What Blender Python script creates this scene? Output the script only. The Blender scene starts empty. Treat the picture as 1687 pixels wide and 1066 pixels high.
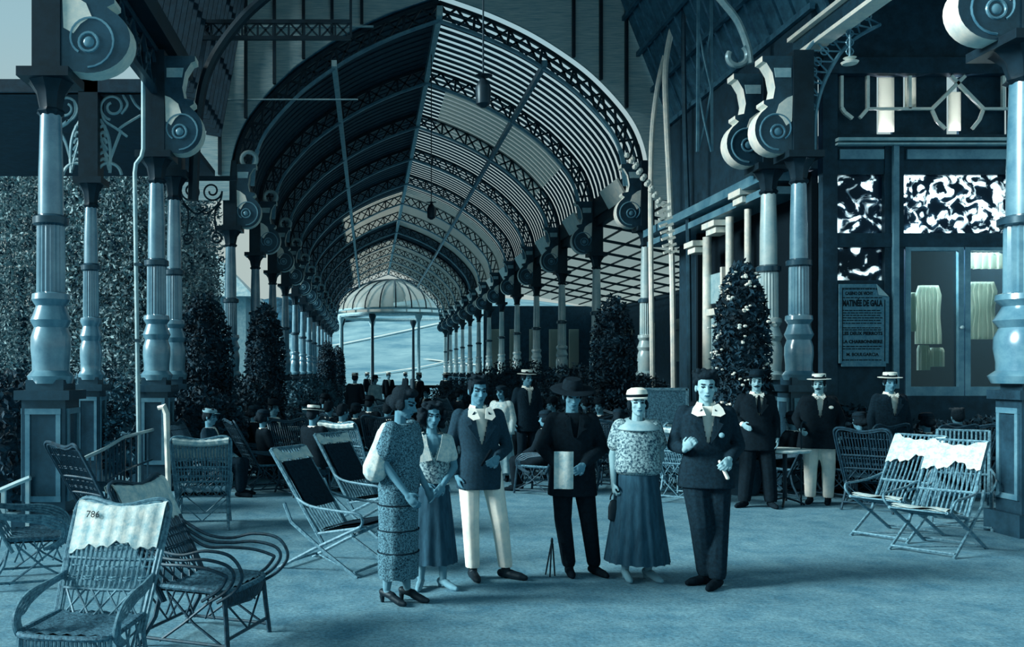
import bpy, bmesh, math, random
from mathutils import Vector, Matrix
from math import sin, cos, pi, radians as R
random.seed(7)
SC = bpy.context.scene
COL = SC.collection
F = 1500.0; CH = 1.75; VX = 608.0; VY = 612.0        # focal length in px, eye height, vanishing point of the gallery
def at(px, py, Y): return Vector(((px-VX)*Y/F, Y, CH-(py-VY)*Y/F))
def xx(px, Y): return (px-VX)*Y/F
def zz(py, Y): return CH-(py-VY)*Y/F
# ------------------------------------------------------------------ materials
def lin(c):
    c /= 255.0
    return c/12.92 if c <= .04045 else ((c+.055)/1.055)**2.4
RAMP = [(0, (13, 22, 28)), (.25, (27, 57, 74)), (.5, (60, 113, 137)), (.75, (132, 175, 186)), (1, (234, 236, 224))]
def duo(t):
    t = min(max(t, 0), 1)
    for (a, ca), (b, cb) in zip(RAMP, RAMP[1:]):
        if t <= b:
            k = (t-a)/(b-a)
            return tuple(lin(x+(y-x)*k) for x, y in zip(ca, cb))+(1,)
MATS = {}
def mat(name, t, rough=.6, spec=.4, var=0, scale=12, det=6, bump=0, stretch=None, metal=0, lo=.35, hi=.65, translucent=0):
    if name in MATS: return MATS[name]
    m = bpy.data.materials.new(name); m.use_nodes = True
    n = m.node_tree.nodes; l = m.node_tree.links; b = n['Principled BSDF']
    b.inputs['Base Color'].default_value = duo(t); b.inputs['Roughness'].default_value = rough
    b.inputs['Specular IOR Level'].default_value = spec; b.inputs['Metallic'].default_value = metal; b.inputs['Specular Tint'].default_value = (.42, .72, .86, 1)
    if var or bump:
        tc = n.new('ShaderNodeTexCoord'); mp = n.new('ShaderNodeMapping')
        l.new(tc.outputs['Object'], mp.inputs[0])
        if stretch: mp.inputs['Scale'].default_value = stretch
        nz = n.new('ShaderNodeTexNoise'); nz.inputs['Scale'].default_value = scale; nz.inputs['Detail'].default_value = det
        nz.inputs['Roughness'].default_value = .7
        l.new(mp.outputs[0], nz.inputs['Vector'])
        if var:
            cr = n.new('ShaderNodeValToRGB'); cr.color_ramp.elements[0].position = lo; cr.color_ramp.elements[1].position = hi
            cr.color_ramp.elements[0].color = duo(t-var); cr.color_ramp.elements[1].color = duo(t+var)
            l.new(nz.outputs['Fac'], cr.inputs[0]); l.new(cr.outputs[0], b.inputs['Base Color'])
        if bump:
            bp = n.new('ShaderNodeBump'); bp.inputs['Strength'].default_value = bump; bp.inputs['Distance'].default_value = .02
            l.new(nz.outputs['Fac'], bp.inputs['Height']); l.new(bp.outputs[0], b.inputs['Normal'])
    if translucent:
        tr = n.new('ShaderNodeBsdfTranslucent'); tr.inputs[0].default_value = duo(min(1, t+.1))
        mx = n.new('ShaderNodeMixShader'); mx.inputs[0].default_value = translucent
        l.new(b.outputs[0], mx.inputs[1]); l.new(tr.outputs[0], mx.inputs[2]); l.new(mx.outputs[0], n['Material Output'].inputs[0])
    MATS[name] = m
    return m
def glassmat(name, tint, refl=.35, rough=.03):
    m = bpy.data.materials.new(name); m.use_nodes = True
    n = m.node_tree.nodes; l = m.node_tree.links
    tr = n.new('ShaderNodeBsdfTransparent'); tr.inputs[0].default_value = duo(tint)
    gl = n.new('ShaderNodeBsdfGlossy'); gl.inputs['Roughness'].default_value = rough; gl.inputs[0].default_value = (.5, .75, .85, 1)
    mx = n.new('ShaderNodeMixShader'); mx.inputs[0].default_value = refl
    l.new(tr.outputs[0], mx.inputs[1]); l.new(gl.outputs[0], mx.inputs[2]); l.new(mx.outputs[0], n['Material Output'].inputs[0])
    MATS[name] = m
    return m
M = dict(
    iron=mat('painted_iron', .24, .26, .8, var=.07, scale=3),
    iron_dark=mat('dark_iron', .10, .4, .35, var=.05, scale=4),
    iron_light=mat('pale_painted_iron', .76, .30, .8, var=.08, scale=3),
    iron_mid=mat('mid_painted_iron', .54, .28, .8, var=.08, scale=3),
    wood_dark=mat('dark_boards', .20, .6, .3, var=.06, scale=6),
    wood_mid=mat('blue_boards', .40, .6, .3, var=.08, scale=5),
    slat=mat('roof_slats', .22, .6, .3, var=.05, scale=5),
    slat_pale=mat('lit_roof_slats', .5, .5, .4, var=.08, scale=5),
    white=mat('white_paint', .93, .5, .4, var=.05, scale=6),
    pale=mat('pale_paint', .74, .5, .4, var=.06, scale=6),
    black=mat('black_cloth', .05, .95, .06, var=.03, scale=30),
    navy=mat('dark_wool', .12, .95, .06, var=.05, scale=40),
    blacksheen=mat('black_leather', .07, .5, .25),
)
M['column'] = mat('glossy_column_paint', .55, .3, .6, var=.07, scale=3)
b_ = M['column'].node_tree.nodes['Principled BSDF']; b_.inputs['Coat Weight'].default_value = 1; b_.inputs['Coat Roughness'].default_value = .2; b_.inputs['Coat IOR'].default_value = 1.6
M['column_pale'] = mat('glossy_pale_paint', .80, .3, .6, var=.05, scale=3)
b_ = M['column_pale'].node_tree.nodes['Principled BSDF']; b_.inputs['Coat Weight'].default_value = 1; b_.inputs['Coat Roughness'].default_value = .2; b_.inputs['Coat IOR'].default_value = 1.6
# ------------------------------------------------------------------ mesh building
def frame_of(d):
    d = d.normalized()
    u = Vector((0, 0, 1)) if abs(d.z) < .95 else Vector((0, 1, 0))
    a = u.cross(d).normalized(); b = d.cross(a).normalized()
    return a, b
class MB:
    def __init__(s): s.v = []; s.f = []; s.mi = []; s.cur = 0
    def face(s, f): s.f.append(f); s.mi.append(s.cur)
    def add(s, vs, fs):
        o = len(s.v); s.v += [tuple(v) for v in vs]
        for f in fs: s.face([i+o for i in f])
        return s
    def box(s, c, d, rz=0, rx=0, ry=0):
        c = Vector(c); h = [k/2 for k in d]
        m = Matrix.Rotation(rz, 3, 'Z') @ Matrix.Rotation(ry, 3, 'Y') @ Matrix.Rotation(rx, 3, 'X')
        vs = [c + m @ Vector((x*h[0], y*h[1], z*h[2])) for x in (-1, 1) for y in (-1, 1) for z in (-1, 1)]
        return s.add(vs, [(0, 1, 3, 2), (4, 6, 7, 5), (0, 4, 5, 1), (2, 3, 7, 6), (0, 2, 6, 4), (1, 5, 7, 3)])
    def bar(s, p, q, w, h=None, up=None):
        p = Vector(p); q = Vector(q); h = h or w; d = (q-p).normalized()
        if up is None: a, b = frame_of(d)
        else:
            a = Vector(up).cross(d).normalized(); b = d.cross(a).normalized()
        vs = [e + a*(i*w/2) + b*(j*h/2) for e in (p, q) for i in (-1, 1) for j in (-1, 1)]
        return s.add(vs, [(0, 1, 3, 2), (4, 6, 7, 5), (0, 4, 5, 1), (2, 3, 7, 6), (0, 2, 6, 4), (1, 5, 7, 3)])
    def tube(s, pts, r, n=6, closed=False):
        pts = [Vector(p) for p in pts]; N = len(pts)
        rs = r if isinstance(r, (list, tuple)) else [r]*N
        o = len(s.v); a = None
        for i, p in enumerate(pts):
            if closed: d = pts[(i+1) % N]-pts[i-1]
            else: d = pts[min(i+1, N-1)]-pts[max(i-1, 0)]
            if d.length < 1e-9: d = Vector((0, 0, 1))
            d.normalize()
            if a is None: a, b = frame_of(d)
            else:
                a = (a - d*a.dot(d))
                if a.length < 1e-6: a, b = frame_of(d)
                a.normalize(); b = d.cross(a)
            for k in range(n):
                t = 2*pi*k/n
                s.v.append(tuple(p + (a*cos(t)+b*sin(t))*rs[i]))
        for i in range(N if closed else N-1):
            for k in range(n):
                j = (i+1) % N
                s.face([o+i*n+k, o+i*n+(k+1) % n, o+j*n+(k+1) % n, o+j*n+k])
        if not closed:
            s.face([o+k for k in range(n)][::-1]); s.face([o+(N-1)*n+k for k in range(n)])
        return s
    def rings(s, rings, cap=True):
        o = len(s.v); n = len(rings[0])
        for r in rings: s.v += [tuple(p) for p in r]
        for i in range(len(rings)-1):
            for k in range(n):
                s.face([o+i*n+k, o+i*n+(k+1) % n, o+(i+1)*n+(k+1) % n, o+(i+1)*n+k])
        if cap:
            s.face([o+k for k in range(n)][::-1]); s.face([o+(len(rings)-1)*n+k for k in range(n)])
        return s
    def lathe(s, c, prof, n=20, flute=0, fd=.1):
        rs = []
        for (z, r) in prof:
            rs.append([(c[0]+r*(1-(fd if flute and k % 2 else 0))*cos(2*pi*k/n), c[1]+r*(1-(fd if flute and k % 2 else 0))*sin(2*pi*k/n), c[2]+z) for k in range(n)])
        return s.rings(rs)
    def ell(s, c, r, m=None, n=12, k=8):
        c = Vector(c); rs = []
        r = (r, r, r) if isinstance(r, (int, float)) else r
        for i in range(k+1):
            ph = pi*(i/k) if 0 < i < k else (0.02 if i == 0 else pi-.02)
            ring = []
            for j in range(n):
                v = Vector((r[0]*sin(ph)*cos(2*pi*j/n), r[1]*sin(ph)*sin(2*pi*j/n), -r[2]*cos(ph)))
                ring.append(c + (m @ v if m else v))
            rs.append(ring)
        return s.rings(rs)
    def seg(s, p, q, r1, r2, n=10):
        p = Vector(p); q = Vector(q); d = q-p
        if d.length < 1e-5: return s.ell(p, r1)
        d.normalize(); a, b = frame_of(d); rs = []
        st = [(p - d*r1*cos(t), r1*sin(t)) for t in (.08, .5, 1.0, pi/2)]+[(q + d*r2*cos(t), r2*sin(t)) for t in (pi/2, 1.0, .5, .08)]
        for c, r in st: rs.append([c + (a*cos(2*pi*k/n)+b*sin(2*pi*k/n))*r for k in range(n)])
        return s.rings(rs)
    def chain(s, pts, rs, n=10):
        for i in range(len(pts)-1): s.seg(pts[i], pts[i+1], rs[i], rs[i+1], n)
        return s
    def prism(s, pts, f0, f1):
        """pts: 2-D outline; f0,f1 map a 2-D point to 3-D front and back"""
        n = len(pts); o = len(s.v)
        s.v += [tuple(f0(p)) for p in pts]+[tuple(f1(p)) for p in pts]
        s.face([o+i for i in range(n)]); s.face([o+n+i for i in range(n)][::-1])
        for i in range(n): s.face([o+i, o+n+i, o+n+(i+1) % n, o+(i+1) % n])
        return s
    def build(s, name, m, parent=None, off=None, smooth=35, kind=None):
        me = bpy.data.meshes.new(name)
        vs = s.v if off is None else [(v[0]-off[0], v[1]-off[1], v[2]-off[2]) for v in s.v]
        me.from_pydata(vs, [], s.f)
        ms = m if isinstance(m, (list, tuple)) else [m]
        for k in ms: me.materials.append(M[k] if isinstance(k, str) else k)
        if len(ms) > 1: me.polygons.foreach_set('material_index', s.mi)
        bm = bmesh.new(); bm.from_mesh(me); bmesh.ops.recalc_face_normals(bm, faces=bm.faces); bm.to_mesh(me); bm.free()
        if smooth:
            me.shade_smooth()
            try: me.set_sharp_from_angle(angle=R(smooth))
            except Exception: pass
        me.update()
        o = bpy.data.objects.new(name, me); COL.objects.link(o)
        if parent: o.parent = parent
        if kind: o['kind'] = kind
        return o
def tag(o, label, cat, group=None, kind=None):
    o['label'] = label; o['category'] = cat
    if group: o['group'] = group
    if kind: o['kind'] = kind
    return o
def thing(name, label, cat, loc=(0, 0, 0), rz=0, group=None):
    o = bpy.data.objects.new(name, None); COL.objects.link(o)
    o.empty_display_size = .1; o.location = loc; o.rotation_euler = (0, 0, rz)
    return tag(o, label, cat, group)
def dup(o, loc=None, rz=None, label=None, parent=None, scale=None):
    c = o.copy(); COL.objects.link(c)
    if parent is not None: c.parent = parent
    for ch in list(o.children): dup(ch, parent=c)
    if loc is not None: c.location = loc
    if rz is not None: c.rotation_euler = (0, 0, rz)
    if scale is not None: c.scale = (scale,)*3
    if label: c['label'] = label
    return c
def struct(mb, name, m, smooth=35): return mb.build(name, m, kind='structure', smooth=smooth)
def spline(pts, n=8, closed=False):
    pts = [Vector(p) for p in pts]; out = []; N = len(pts)
    rng = range(N) if closed else range(N-1)
    for i in rng:
        p0 = pts[i-1] if (closed or i > 0) else pts[0]
        p1 = pts[i]; p2 = pts[(i+1) % N]
        p3 = pts[(i+2) % N] if (closed or i+2 < N) else pts[-1]
        for k in range(n):
            t = k/n
            out.append(.5*((2*p1)+(p2-p0)*t+(2*p0-5*p1+4*p2-p3)*t*t+(3*p1-p0-3*p2+p3)*t**3))
    if not closed: out.append(pts[-1])
    return out
def spiral(c, r0, r1, a0, turns, n=24):
    return [Vector((c[0]+(r0+(r1-r0)*k/n)*cos(a0+2*pi*turns*k/n), 0, c[1]+(r0+(r1-r0)*k/n)*sin(a0+2*pi*turns*k/n))) for k in range(n+1)]
# ------------------------------------------------------------------ camera, sky, sun
cam = bpy.data.objects.new('camera', bpy.data.cameras.new('camera')); COL.objects.link(cam)
cam.location = (0, 0, CH); cam.rotation_euler = (pi/2, 0, 0)
cam.data.sensor_width = 36; cam.data.lens = F/1687*36
cam.data.shift_x = (843.5-VX)/1687; cam.data.shift_y = (VY-533)/1687
cam.data.clip_end = 2000
SC.camera = cam
vs = SC.view_settings; vs.view_transform = 'Standard'; vs.look = 'None'; vs.exposure = .36; vs.gamma = 1; vs.use_curve_mapping = False
w = bpy.data.worlds.new('sky'); SC.world = w; w.use_nodes = True
n = w.node_tree.nodes; l = w.node_tree.links
tc = n.new('ShaderNodeTexCoord'); sp = n.new('ShaderNodeSeparateXYZ'); cr = n.new('ShaderNodeValToRGB')
l.new(tc.outputs['Generated'], sp.inputs[0]); l.new(sp.outputs['Z'], cr.inputs[0])
e = cr.color_ramp.elements
e[0].position = 0; e[0].color = duo(.90); e[1].position = 1; e[1].color = duo(.58)
x = e.new(.16); x.color = duo(.90); x = e.new(.34); x.color = (lin(168), lin(208), lin(220), 1); x = e.new(.7); x.color = duo(.72)
bg = n['Background']; l.new(cr.outputs[0], bg.inputs[0]); bg.inputs[1].default_value = .64
sun = bpy.data.objects.new('sun', bpy.data.lights.new('sun', 'SUN')); COL.objects.link(sun)
sun.data.energy = 6.2; sun.data.angle = R(20); sun.data.color = (1, 1, .95)
sun.rotation_euler = Vector((-.90, -.14, .40)).to_track_quat('Z', 'Y').to_euler()
# ================================================================== ARCHITECTURE
Y3, Y2, Y1, BAY, NB = 9.8, 13.6, 20.85, 4.54, 12
YE = Y1+BAY*NB
CX = 1.6; XL, XR = -3.17, 6.34
# ---- ground
sand = mat('sand_floor', .58, .9, .2, var=.085, scale=3.2, det=14, bump=.5, lo=.3, hi=.7)
nt = sand.node_tree; nd = nt.nodes; lk = nt.links        # fine grit over broad scuffs
tcs = nd.new('ShaderNodeTexCoord'); g = nd.new('ShaderNodeTexNoise'); g.inputs['Scale'].default_value = 34; g.inputs['Detail'].default_value = 10; g.inputs['Roughness'].default_value = .85
lk.new(tcs.outputs['Object'], g.inputs['Vector'])
mr = nd.new('ShaderNodeMapRange'); mr.inputs[1].default_value = .36; mr.inputs[2].default_value = .66; mr.inputs[3].default_value = .45; mr.inputs[4].default_value = 1.6
lk.new(g.outputs['Fac'], mr.inputs[0])
mxn = nd.new('ShaderNodeMix'); mxn.data_type = 'RGBA'; mxn.blend_type = 'MULTIPLY'; mxn.inputs[0].default_value = 1
bs = nd['Principled BSDF']; src = bs.inputs['Base Color'].links[0].from_socket
lk.new(src, mxn.inputs[6]); lk.new(mr.outputs[0], mxn.inputs[7]); lk.new(mxn.outputs[2], bs.inputs['Base Color'])
M['sand'] = sand
f = MB(); f.box((0, 90, -.1), (400, 220, .2)); struct(f, 'floor', 'sand')

# ---- gallery vault
PH = [(0, 9.78), (.92, 9.45), (1.79, 9.05), (2.53, 8.6), (3.13, 8.15), (3.67, 7.6), (4.02, 7.12), (4.21, 6.6), (4.27, 6.0)]
PH = [(v.x, v.z) for v in spline([(a, 0, b) for a, b in PH], 5)]
def offset(pts, d):
    out = []
    for i, p in enumerate(pts):
        a = Vector(pts[max(i-1, 0)]); b = Vector(pts[min(i+1, len(pts)-1)]); t = (b-a).normalized()
        out.append((max(p[0]+(-t.y)*d*(1 if i else 0), 0), p[1]+t.x*d if i else p[1]+d*1.05))
    return out
def resample(pts, step):
    out = [Vector(pts[0])]; acc = 0
    for a, b in zip(pts, pts[1:]):
        a = Vector(a); b = Vector(b); L = (b-a).length; d = step-acc
        while d <= L:
            out.append(a+(b-a)*d/L); d += step
        acc = L-(d-step)
    return out
SH = offset(PH, .46)
c = MB()
sh_o = offset(PH, .49); NH = 12*NB
for k in range(NH):           # bent laths following the arch, one behind the other
    y = Y1+.19+k*BAY*NB/NH
    for sgn in (-1, 1):
        hw_ = .075 if sgn > 0 else .13
        for i in range(0, len(SH)-1, 2):
            a0, a1, b0, b1 = SH[i], SH[i+2], sh_o[i], sh_o[i+2]
            c.add([(CX+sgn*q[0], y+e, q[1]) for e in (-hw_, hw_) for q in (a0, a1, b1, b0)], [(0, 1, 2, 3), (7, 6, 5, 4), (0, 4, 5, 1), (3, 2, 6, 7)])
o = struct(c, 'ceiling', 'slat')
c = MB()   # boarding over the left slope, and over the right slope between the skylights
def shellstrip(mb, sgn, y0, y1, i0, i1, d, th=.03):
    a = offset(PH, d); b = offset(PH, d+th)
    for i in range(i0, i1):
        vs = []
        for yy in (y0, y1):
            for (p, q) in ((a[i], a[i+1]), ):
                vs += [(CX+sgn*p[0], yy, p[1]), (CX+sgn*q[0], yy, q[1]), (CX+sgn*b[i+1][0], yy, b[i+1][1]), (CX+sgn*b[i][0], yy, b[i][1])]
        mb.add(vs, [(0, 1, 2, 3), (7, 6, 5, 4), (0, 4, 5, 1), (1, 5, 6, 2), (2, 6, 7, 3), (3, 7, 4, 0)])
NI = len(PH)-1
shellstrip(c, -1, Y1, Y1+BAY*4.8, 0, NI, .52); shellstrip(c, -1, Y1+BAY*4.8, YE, 16, NI, .52); shellstrip(c, -1, Y1+BAY*6.6, Y1+BAY*8.2, 0, 16, .52)
shellstrip(c, 1, Y1+BAY*6.9, Y1+BAY*8.2, 0, NI, .52)
struct(c, 'ceiling_boards', 'wood_mid')
M['skylight'] = mat('milky_glass', .87, .3, .5, var=.04, scale=2, translucent=.75)
def seethrough(m, k):
    n = m.node_tree.nodes; l = m.node_tree.links; out = n['Material Output']; s0 = out.inputs[0].links[0].from_socket
    t_ = n.new('ShaderNodeBsdfTransparent'); x_ = n.new('ShaderNodeMixShader'); x_.inputs[0].default_value = k; l.new(s0, x_.inputs[1]); l.new(t_.outputs[0], x_.inputs[2]); l.new(x_.outputs[0], out.inputs[0])
seethrough(M['skylight'], .6)
for k, (ya, yb, sg, i0, i1) in enumerate(((Y1+BAY*1.25, Y1+BAY*2.3, 1, 3, 26), (Y1+BAY*4.6, Y1+BAY*6.9, 1, 0, NI), (Y1+BAY*8.2, YE, 1, 0, NI), (Y1+BAY*4.8, Y1+BAY*6.6, -1, 0, 16), (Y1+BAY*8.2, YE, -1, 0, 16))):
    s = MB(); shellstrip(s, sg, ya, yb, i0, i1, .40 if k < 1 else .38, .02)
    so = s.build('skylight', 'skylight', kind='structure')
# ridge beam and purlins
s = MB(); s.bar((CX, Y1-.3, 9.9), (CX, YE, 9.9), .13, .22, up=(0, 0, 1)); struct(s, 'trim_ridge', 'pale')
for nm, sx, i, m, ww in (('trim_purlin_left', -1, 14, 'pale', .12), ('trim_purlin_right', 1, 14, 'iron_mid', .10)):
    p = PH[i]; s = MB(); s.bar((CX+sx*p[0], Y1-.2, p[1]+.05), (CX+sx*p[0], YE, p[1]+.05), ww, .14); struct(s, nm, m)
# arched trusses
def truss_parts(parent, half_only=False):
    ch = MB(); lo = MB(); wb = MB()
    a = offset(PH, .0); b = offset(PH, .40)
    full_a = [(-p[0], p[1]) for p in a[::-1]]+list(a[1:]); full_b = [(-p[0], p[1]) for p in b[::-1]]+list(b[1:])
    for (p, q) in zip(full_b, full_b[1:]): ch.bar((p[0], 0, p[1]), (q[0], 0, q[1]), .09, .07)
    for (p, q) in zip(full_a, full_a[1:]): lo.bar((p[0], 0, p[1]), (q[0], 0, q[1]), .10, .06)
    ra = resample(a, .42); rb = resample(b, .42*1.03)
    m = min(len(ra), len(rb))
    for sg in (-1, 1):
        for i in range(m-1):
            wb.bar((sg*ra[i].x, .0, ra[i].y), (sg*rb[i+1].x, .0, rb[i+1].y), .05, .045)
            wb.bar((sg*rb[i].x, .0, rb[i].y), (sg*ra[i+1].x, .0, ra[i+1].y), .05, .045)
            if i % 2 == 0: wb.bar((sg*ra[i].x, .0, ra[i].y), (sg*rb[i].x, .0, rb[i].y), .06, .05)
    ch.build('top_chord', 'iron_dark', parent); lo.build('bottom_chord', 'iron_mid', parent); wb.build('web', 'iron_dark', parent)
ords = ['first', 'second', 'third', 'fourth', 'fifth', 'sixth', 'seventh', 'eighth', 'ninth', 'tenth', 'eleventh', 'twelfth', 'thirteenth', 'fourteenth']
t0 = thing('arched_truss', 'broad iron lattice arch framing the mouth of the gallery, nearest of the roof arches', 'roof truss', (CX, Y1, 0), group='lattice arches of the gallery roof')
truss_parts(t0)
for k in range(1, NB+1): dup(t0, (CX, Y1+BAY*k, 0), label='iron lattice roof arch of the gallery, %s counting from the mouth' % ords[k])
# ---- gable wall over the gallery mouth, vertical boards with battens
wl = MB(); GX0, GX1, GZ = -4.6, 8.6, 11.4
ol = offset(PH, .50)
arch = [(CX-p[0], p[1]) for p in ol[::-1]]+[(CX+p[0], p[1]) for p in ol[1:]]
zb = arch[0][1]
for p, q in zip(arch, arch[1:]):
    for yy, fl in ((Y1-.2, 0), (Y1-.14, 1)):
        wl.add([(p[0], yy, p[1]), (q[0], yy, q[1]), (q[0], yy, GZ), (p[0], yy, GZ)], [(0, 1, 2, 3)])
wl.box(((GX0+arch[0][0])/2, Y1-.17, (zb+GZ)/2-.2), (arch[0][0]-GX0, .06, GZ-zb+.4))
wl.box(((GX1+arch[-1][0])/2, Y1-.17, (zb+GZ)/2-.2), (GX1-arch[-1][0], .06, GZ-zb+.4))
M['gable'] = mat('gable_boards', .76, .55, .3, var=.09, scale=9, stretch=(.25, 1, 6))
struct(wl, 'wall_gable', 'gable')
for k, px in enumerate((362, 405, 452, 500, 547, 596, 945, 990, 1032)):
    X = xx(px, Y1-.25); b = MB(); zlo = 6.2
    for p, q in zip(arch, arch[1:]):
        if p[0] <= X <= q[0]: zlo = max(zlo, p[1]+(q[1]-p[1])*(X-p[0])/(q[0]-p[0]))
    b.box((X, Y1-.25, (zlo+GZ)/2), (.07, .09, GZ-zlo)); struct(b, 'trim_batten_%d' % (k+1), 'iron_dark')
b = MB(); b.box((-1.6, Y1-.26, 9.55), (3.4, .06, .03)); b.box((-1.75, Y1-.26, 7.9), (3.0, .05, .02)); struct(b, 'trim_gable_rail', 'pale')
# lattice tie girder in front of the gable
g = thing('lattice_girder', 'horizontal iron lattice tie girder crossing the blue boards at upper left', 'girder', (0, 17.4, 0))
p = MB(); z0, z1 = zz(63, 17.4), zz(36, 17.4); xa, xb = -4.2, -.35
p.bar((xa, 0, z0), (xb, 0, z0), .07); p.bar((xa, 0, z1), (xb, 0, z1), .07); p.build('chord', 'iron_dark', g)
p = MB(); nseg = 13
for i in range(nseg):
    u, v = xa+(xb-xa)*i/nseg, xa+(xb-xa)*(i+1)/nseg
    p.bar((u, 0, z0), (v, 0, z1), .03); p.bar((u, 0, z1), (v, 0, z0), .03); p.bar((v, 0, z0), (v, 0, z1), .04)
p.build('web', 'iron_dark', g)
p = MB(); p.bar((xb, 0, z0), (xb, 0, 11.45), .05); p.build('hanger', 'iron_dark', g)
# curved dark rib from the left column up over the crossing
def rib(label, pts, r, m, name='crossing_rib'):
    b = MB(); b.tube(spline(pts, 10), r, 8); return tag(b.build(name, m), label, 'roof rib')
rib('dark curved iron rib rising rightward above the left double column', [at(318, 330, 15), at(325, 200, 15), at(345, 110, 15), at(400, 30, 15), at(470, -30, 15)], .09, 'iron_dark')
rib('pale grey iron brace slanting across the dark top left corner', [at(208, 0, 13), at(232, 35, 13.2), at(256, 68, 13.4)], .07, 'iron')
# ---- columns
def console_prof(k=1.0, top=1.45):
    pts = [(0, .05)]
    for i in range(15):
        a = R(-105+i*11.5); pts.append((.25+.34*cos(a), .36+.36*sin(a)))
    pts += [(.40, .70), (.46, .74), (.46, .79), (.32, .82), (.29, .98), (.33, 1.2), (.42, top-.1), (.48, top-.08), (.48, top), (0, top)]
    return [(u*k, v) for u, v in pts]
def add_console(parent, z, ring=False, th=.26, k=1.0, top=1.45):
    pr = console_prof(k, top); b = MB()
    n_ = len(pr); b.v += [(u, -th/2, v+z) for u, v in pr]+[(u, th/2, v+z) for u, v in pr]
    b.cur = 0; b.face(list(range(n_))); b.face(list(range(2*n_-1, n_-1, -1)))
    b.cur = 1
    for i in range(n_): b.face([i, n_+i, n_+(i+1) % n_, (i+1) % n_])
    c_ = b.build('scroll_bracket', ['iron', 'white'], parent)  # rim faces white: light caught by the edges is put into the colour
    for nm_, ol_ in (('cheek_panel', [(.04, .48), (.11, .42), (.16, .52), (.24, .60), (.20, .74), (.10, .83), (.03, .86)]), ('neck_panel', [(.05, 1.13), (.25, 1.13), (.27, 1.27), (.05, 1.27)])):  # raised pale patches paint in sky glimpses and highlights on the bracket faces
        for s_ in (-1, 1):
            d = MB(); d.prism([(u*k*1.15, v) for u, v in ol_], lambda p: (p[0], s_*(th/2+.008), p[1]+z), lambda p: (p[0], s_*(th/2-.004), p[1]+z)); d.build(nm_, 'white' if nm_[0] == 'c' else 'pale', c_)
    d = MB()
    for s_ in (-1, 1):
        d.tube([Vector((.25*k, s_*(th/2), z+.33))+Vector((.1*cos(2*pi*i/16), 0, .1*sin(2*pi*i/16))) for i in range(16)], .018, 6, True)
        d.ell((.25*k, s_*th/2, z+.33), (.06, .02, .06))
        d.tube(spiral((.25*k, z+.36), .31, .16, -1.6, 1.1, 26) and [Vector((q.x, s_*(th/2), q.z)) for q in spiral((.25*k, z+.36), .30, .17, -1.6, .9, 22)], .016, 5)
    d.build('scroll_boss', 'iron_mid', c_)
    if ring:
        d = MB(); d.tube([Vector((.30*k+.17*cos(2*pi*i/20), 0, z+top+.13+.17*sin(2*pi*i/20))) for i in range(20)], .055, 8, True); d.build('ring', 'iron_light', c_)
    return c_
def column(name, label, loc, rz=0, r=.115, m='iron_mid', ring=False, console=True, pedw=.44, ztop=5.05, group=None, mped='iron', top=1.45, ck=1.0):
    t = thing(name, label, 'column', loc, rz, group)
    p = MB(); p.box((0, 0, .12), (pedw+.16, pedw+.16, .24)); p.box((0, 0, .8), (pedw, pedw, 1.36)); p.box((0, 0, 1.5), (pedw+.12, pedw+.12, .10)); p.box((0, 0, 1.6), (pedw-.06, pedw-.06, .12))
    pd = p.build('pedestal', mped, t)
    q = MB()
    for a in range(4):
        d = Vector((sin(a*pi/2), -cos(a*pi/2), 0)); s_ = Vector((cos(a*pi/2), sin(a*pi/2), 0))
        for (u0, u1, v0, v1) in ((-1, 1, .38, .44), (-1, 1, 1.30, 1.36), (-1, -.84, .38, 1.36), (.84, 1, .38, 1.36)):
            cc = d*(pedw/2+.012)+s_*((u0+u1)/2*pedw*.38); cc.z = (v0+v1)/2
            hz_ = .026 if u1-u0 > 1 else .02
            q.box(cc, (abs(s_.x)*(u1-u0)*pedw*.38+hz_, abs(s_.y)*(u1-u0)*pedw*.38+hz_, v1-v0))
    q.build('panel_moulding', 'iron_mid', pd)
    b = MB(); b.lathe((0, 0, 0), [(1.62, r*1.7), (1.70, r*1.9), (1.76, r*1.5), (1.85, r*1.5), (2.0, r*1.62), (2.12, r*1.6), (2.22, r*1.35), (2.3, r*1.65), (2.36, r*1.45), (2.45, r*1.2), (2.52, r*1.55), (2.58, r*1.5), (2.6, r*1.15)], 24)
    b.build('vase_base', m, t)
    b = MB(); b.lathe((0, 0, 0), [(2.58, r*1.12), (2.6, r*1.15), (3.3, r*1.12), (3.34, r*1.1)], 40, flute=1, fd=.09); b.build('fluted_drum', m, t)
    b = MB(); b.lathe((0, 0, 0), [(3.31, r*1.1), (3.33, r*1.45), (3.40, r*1.45), (3.43, r*1.05)], 24); b.build('collar', 'iron', t)
    b = MB(); b.lathe((0, 0, 0), [(3.41, r*1.02), (3.9, r), (ztop-.45, r*.86)], 24); b.build('shaft', m, t)
    b = MB(); b.lathe((0, 0, 0), [(ztop-.46, r*.9), (ztop-.42, r*1.2), (ztop-.38, r*.95), (ztop-.22, r*1.2), (ztop-.12, r*1.75), (ztop-.1, r*1.9)], 16, flute=1, fd=.14); b.box((0, 0, ztop-.05), (r*4.2, r*4.2, .1)); b.build('capital', 'iron_dark', t)
    b = MB(); b.box((0, 0, ztop+.75), (.30, .32, 1.5)); b.build('upper_post', 'iron_dark', t)
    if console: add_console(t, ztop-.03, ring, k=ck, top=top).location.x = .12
    return t
cg = 'iron columns around the crossing'
column('iron_column', 'stout iron column on a tall panelled pedestal at the left edge, nearest on that side', (xx(84, Y3), Y3, 0), 0, .13, 'column', pedw=.46, group=cg, ztop=4.95, ck=1.3)
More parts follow.
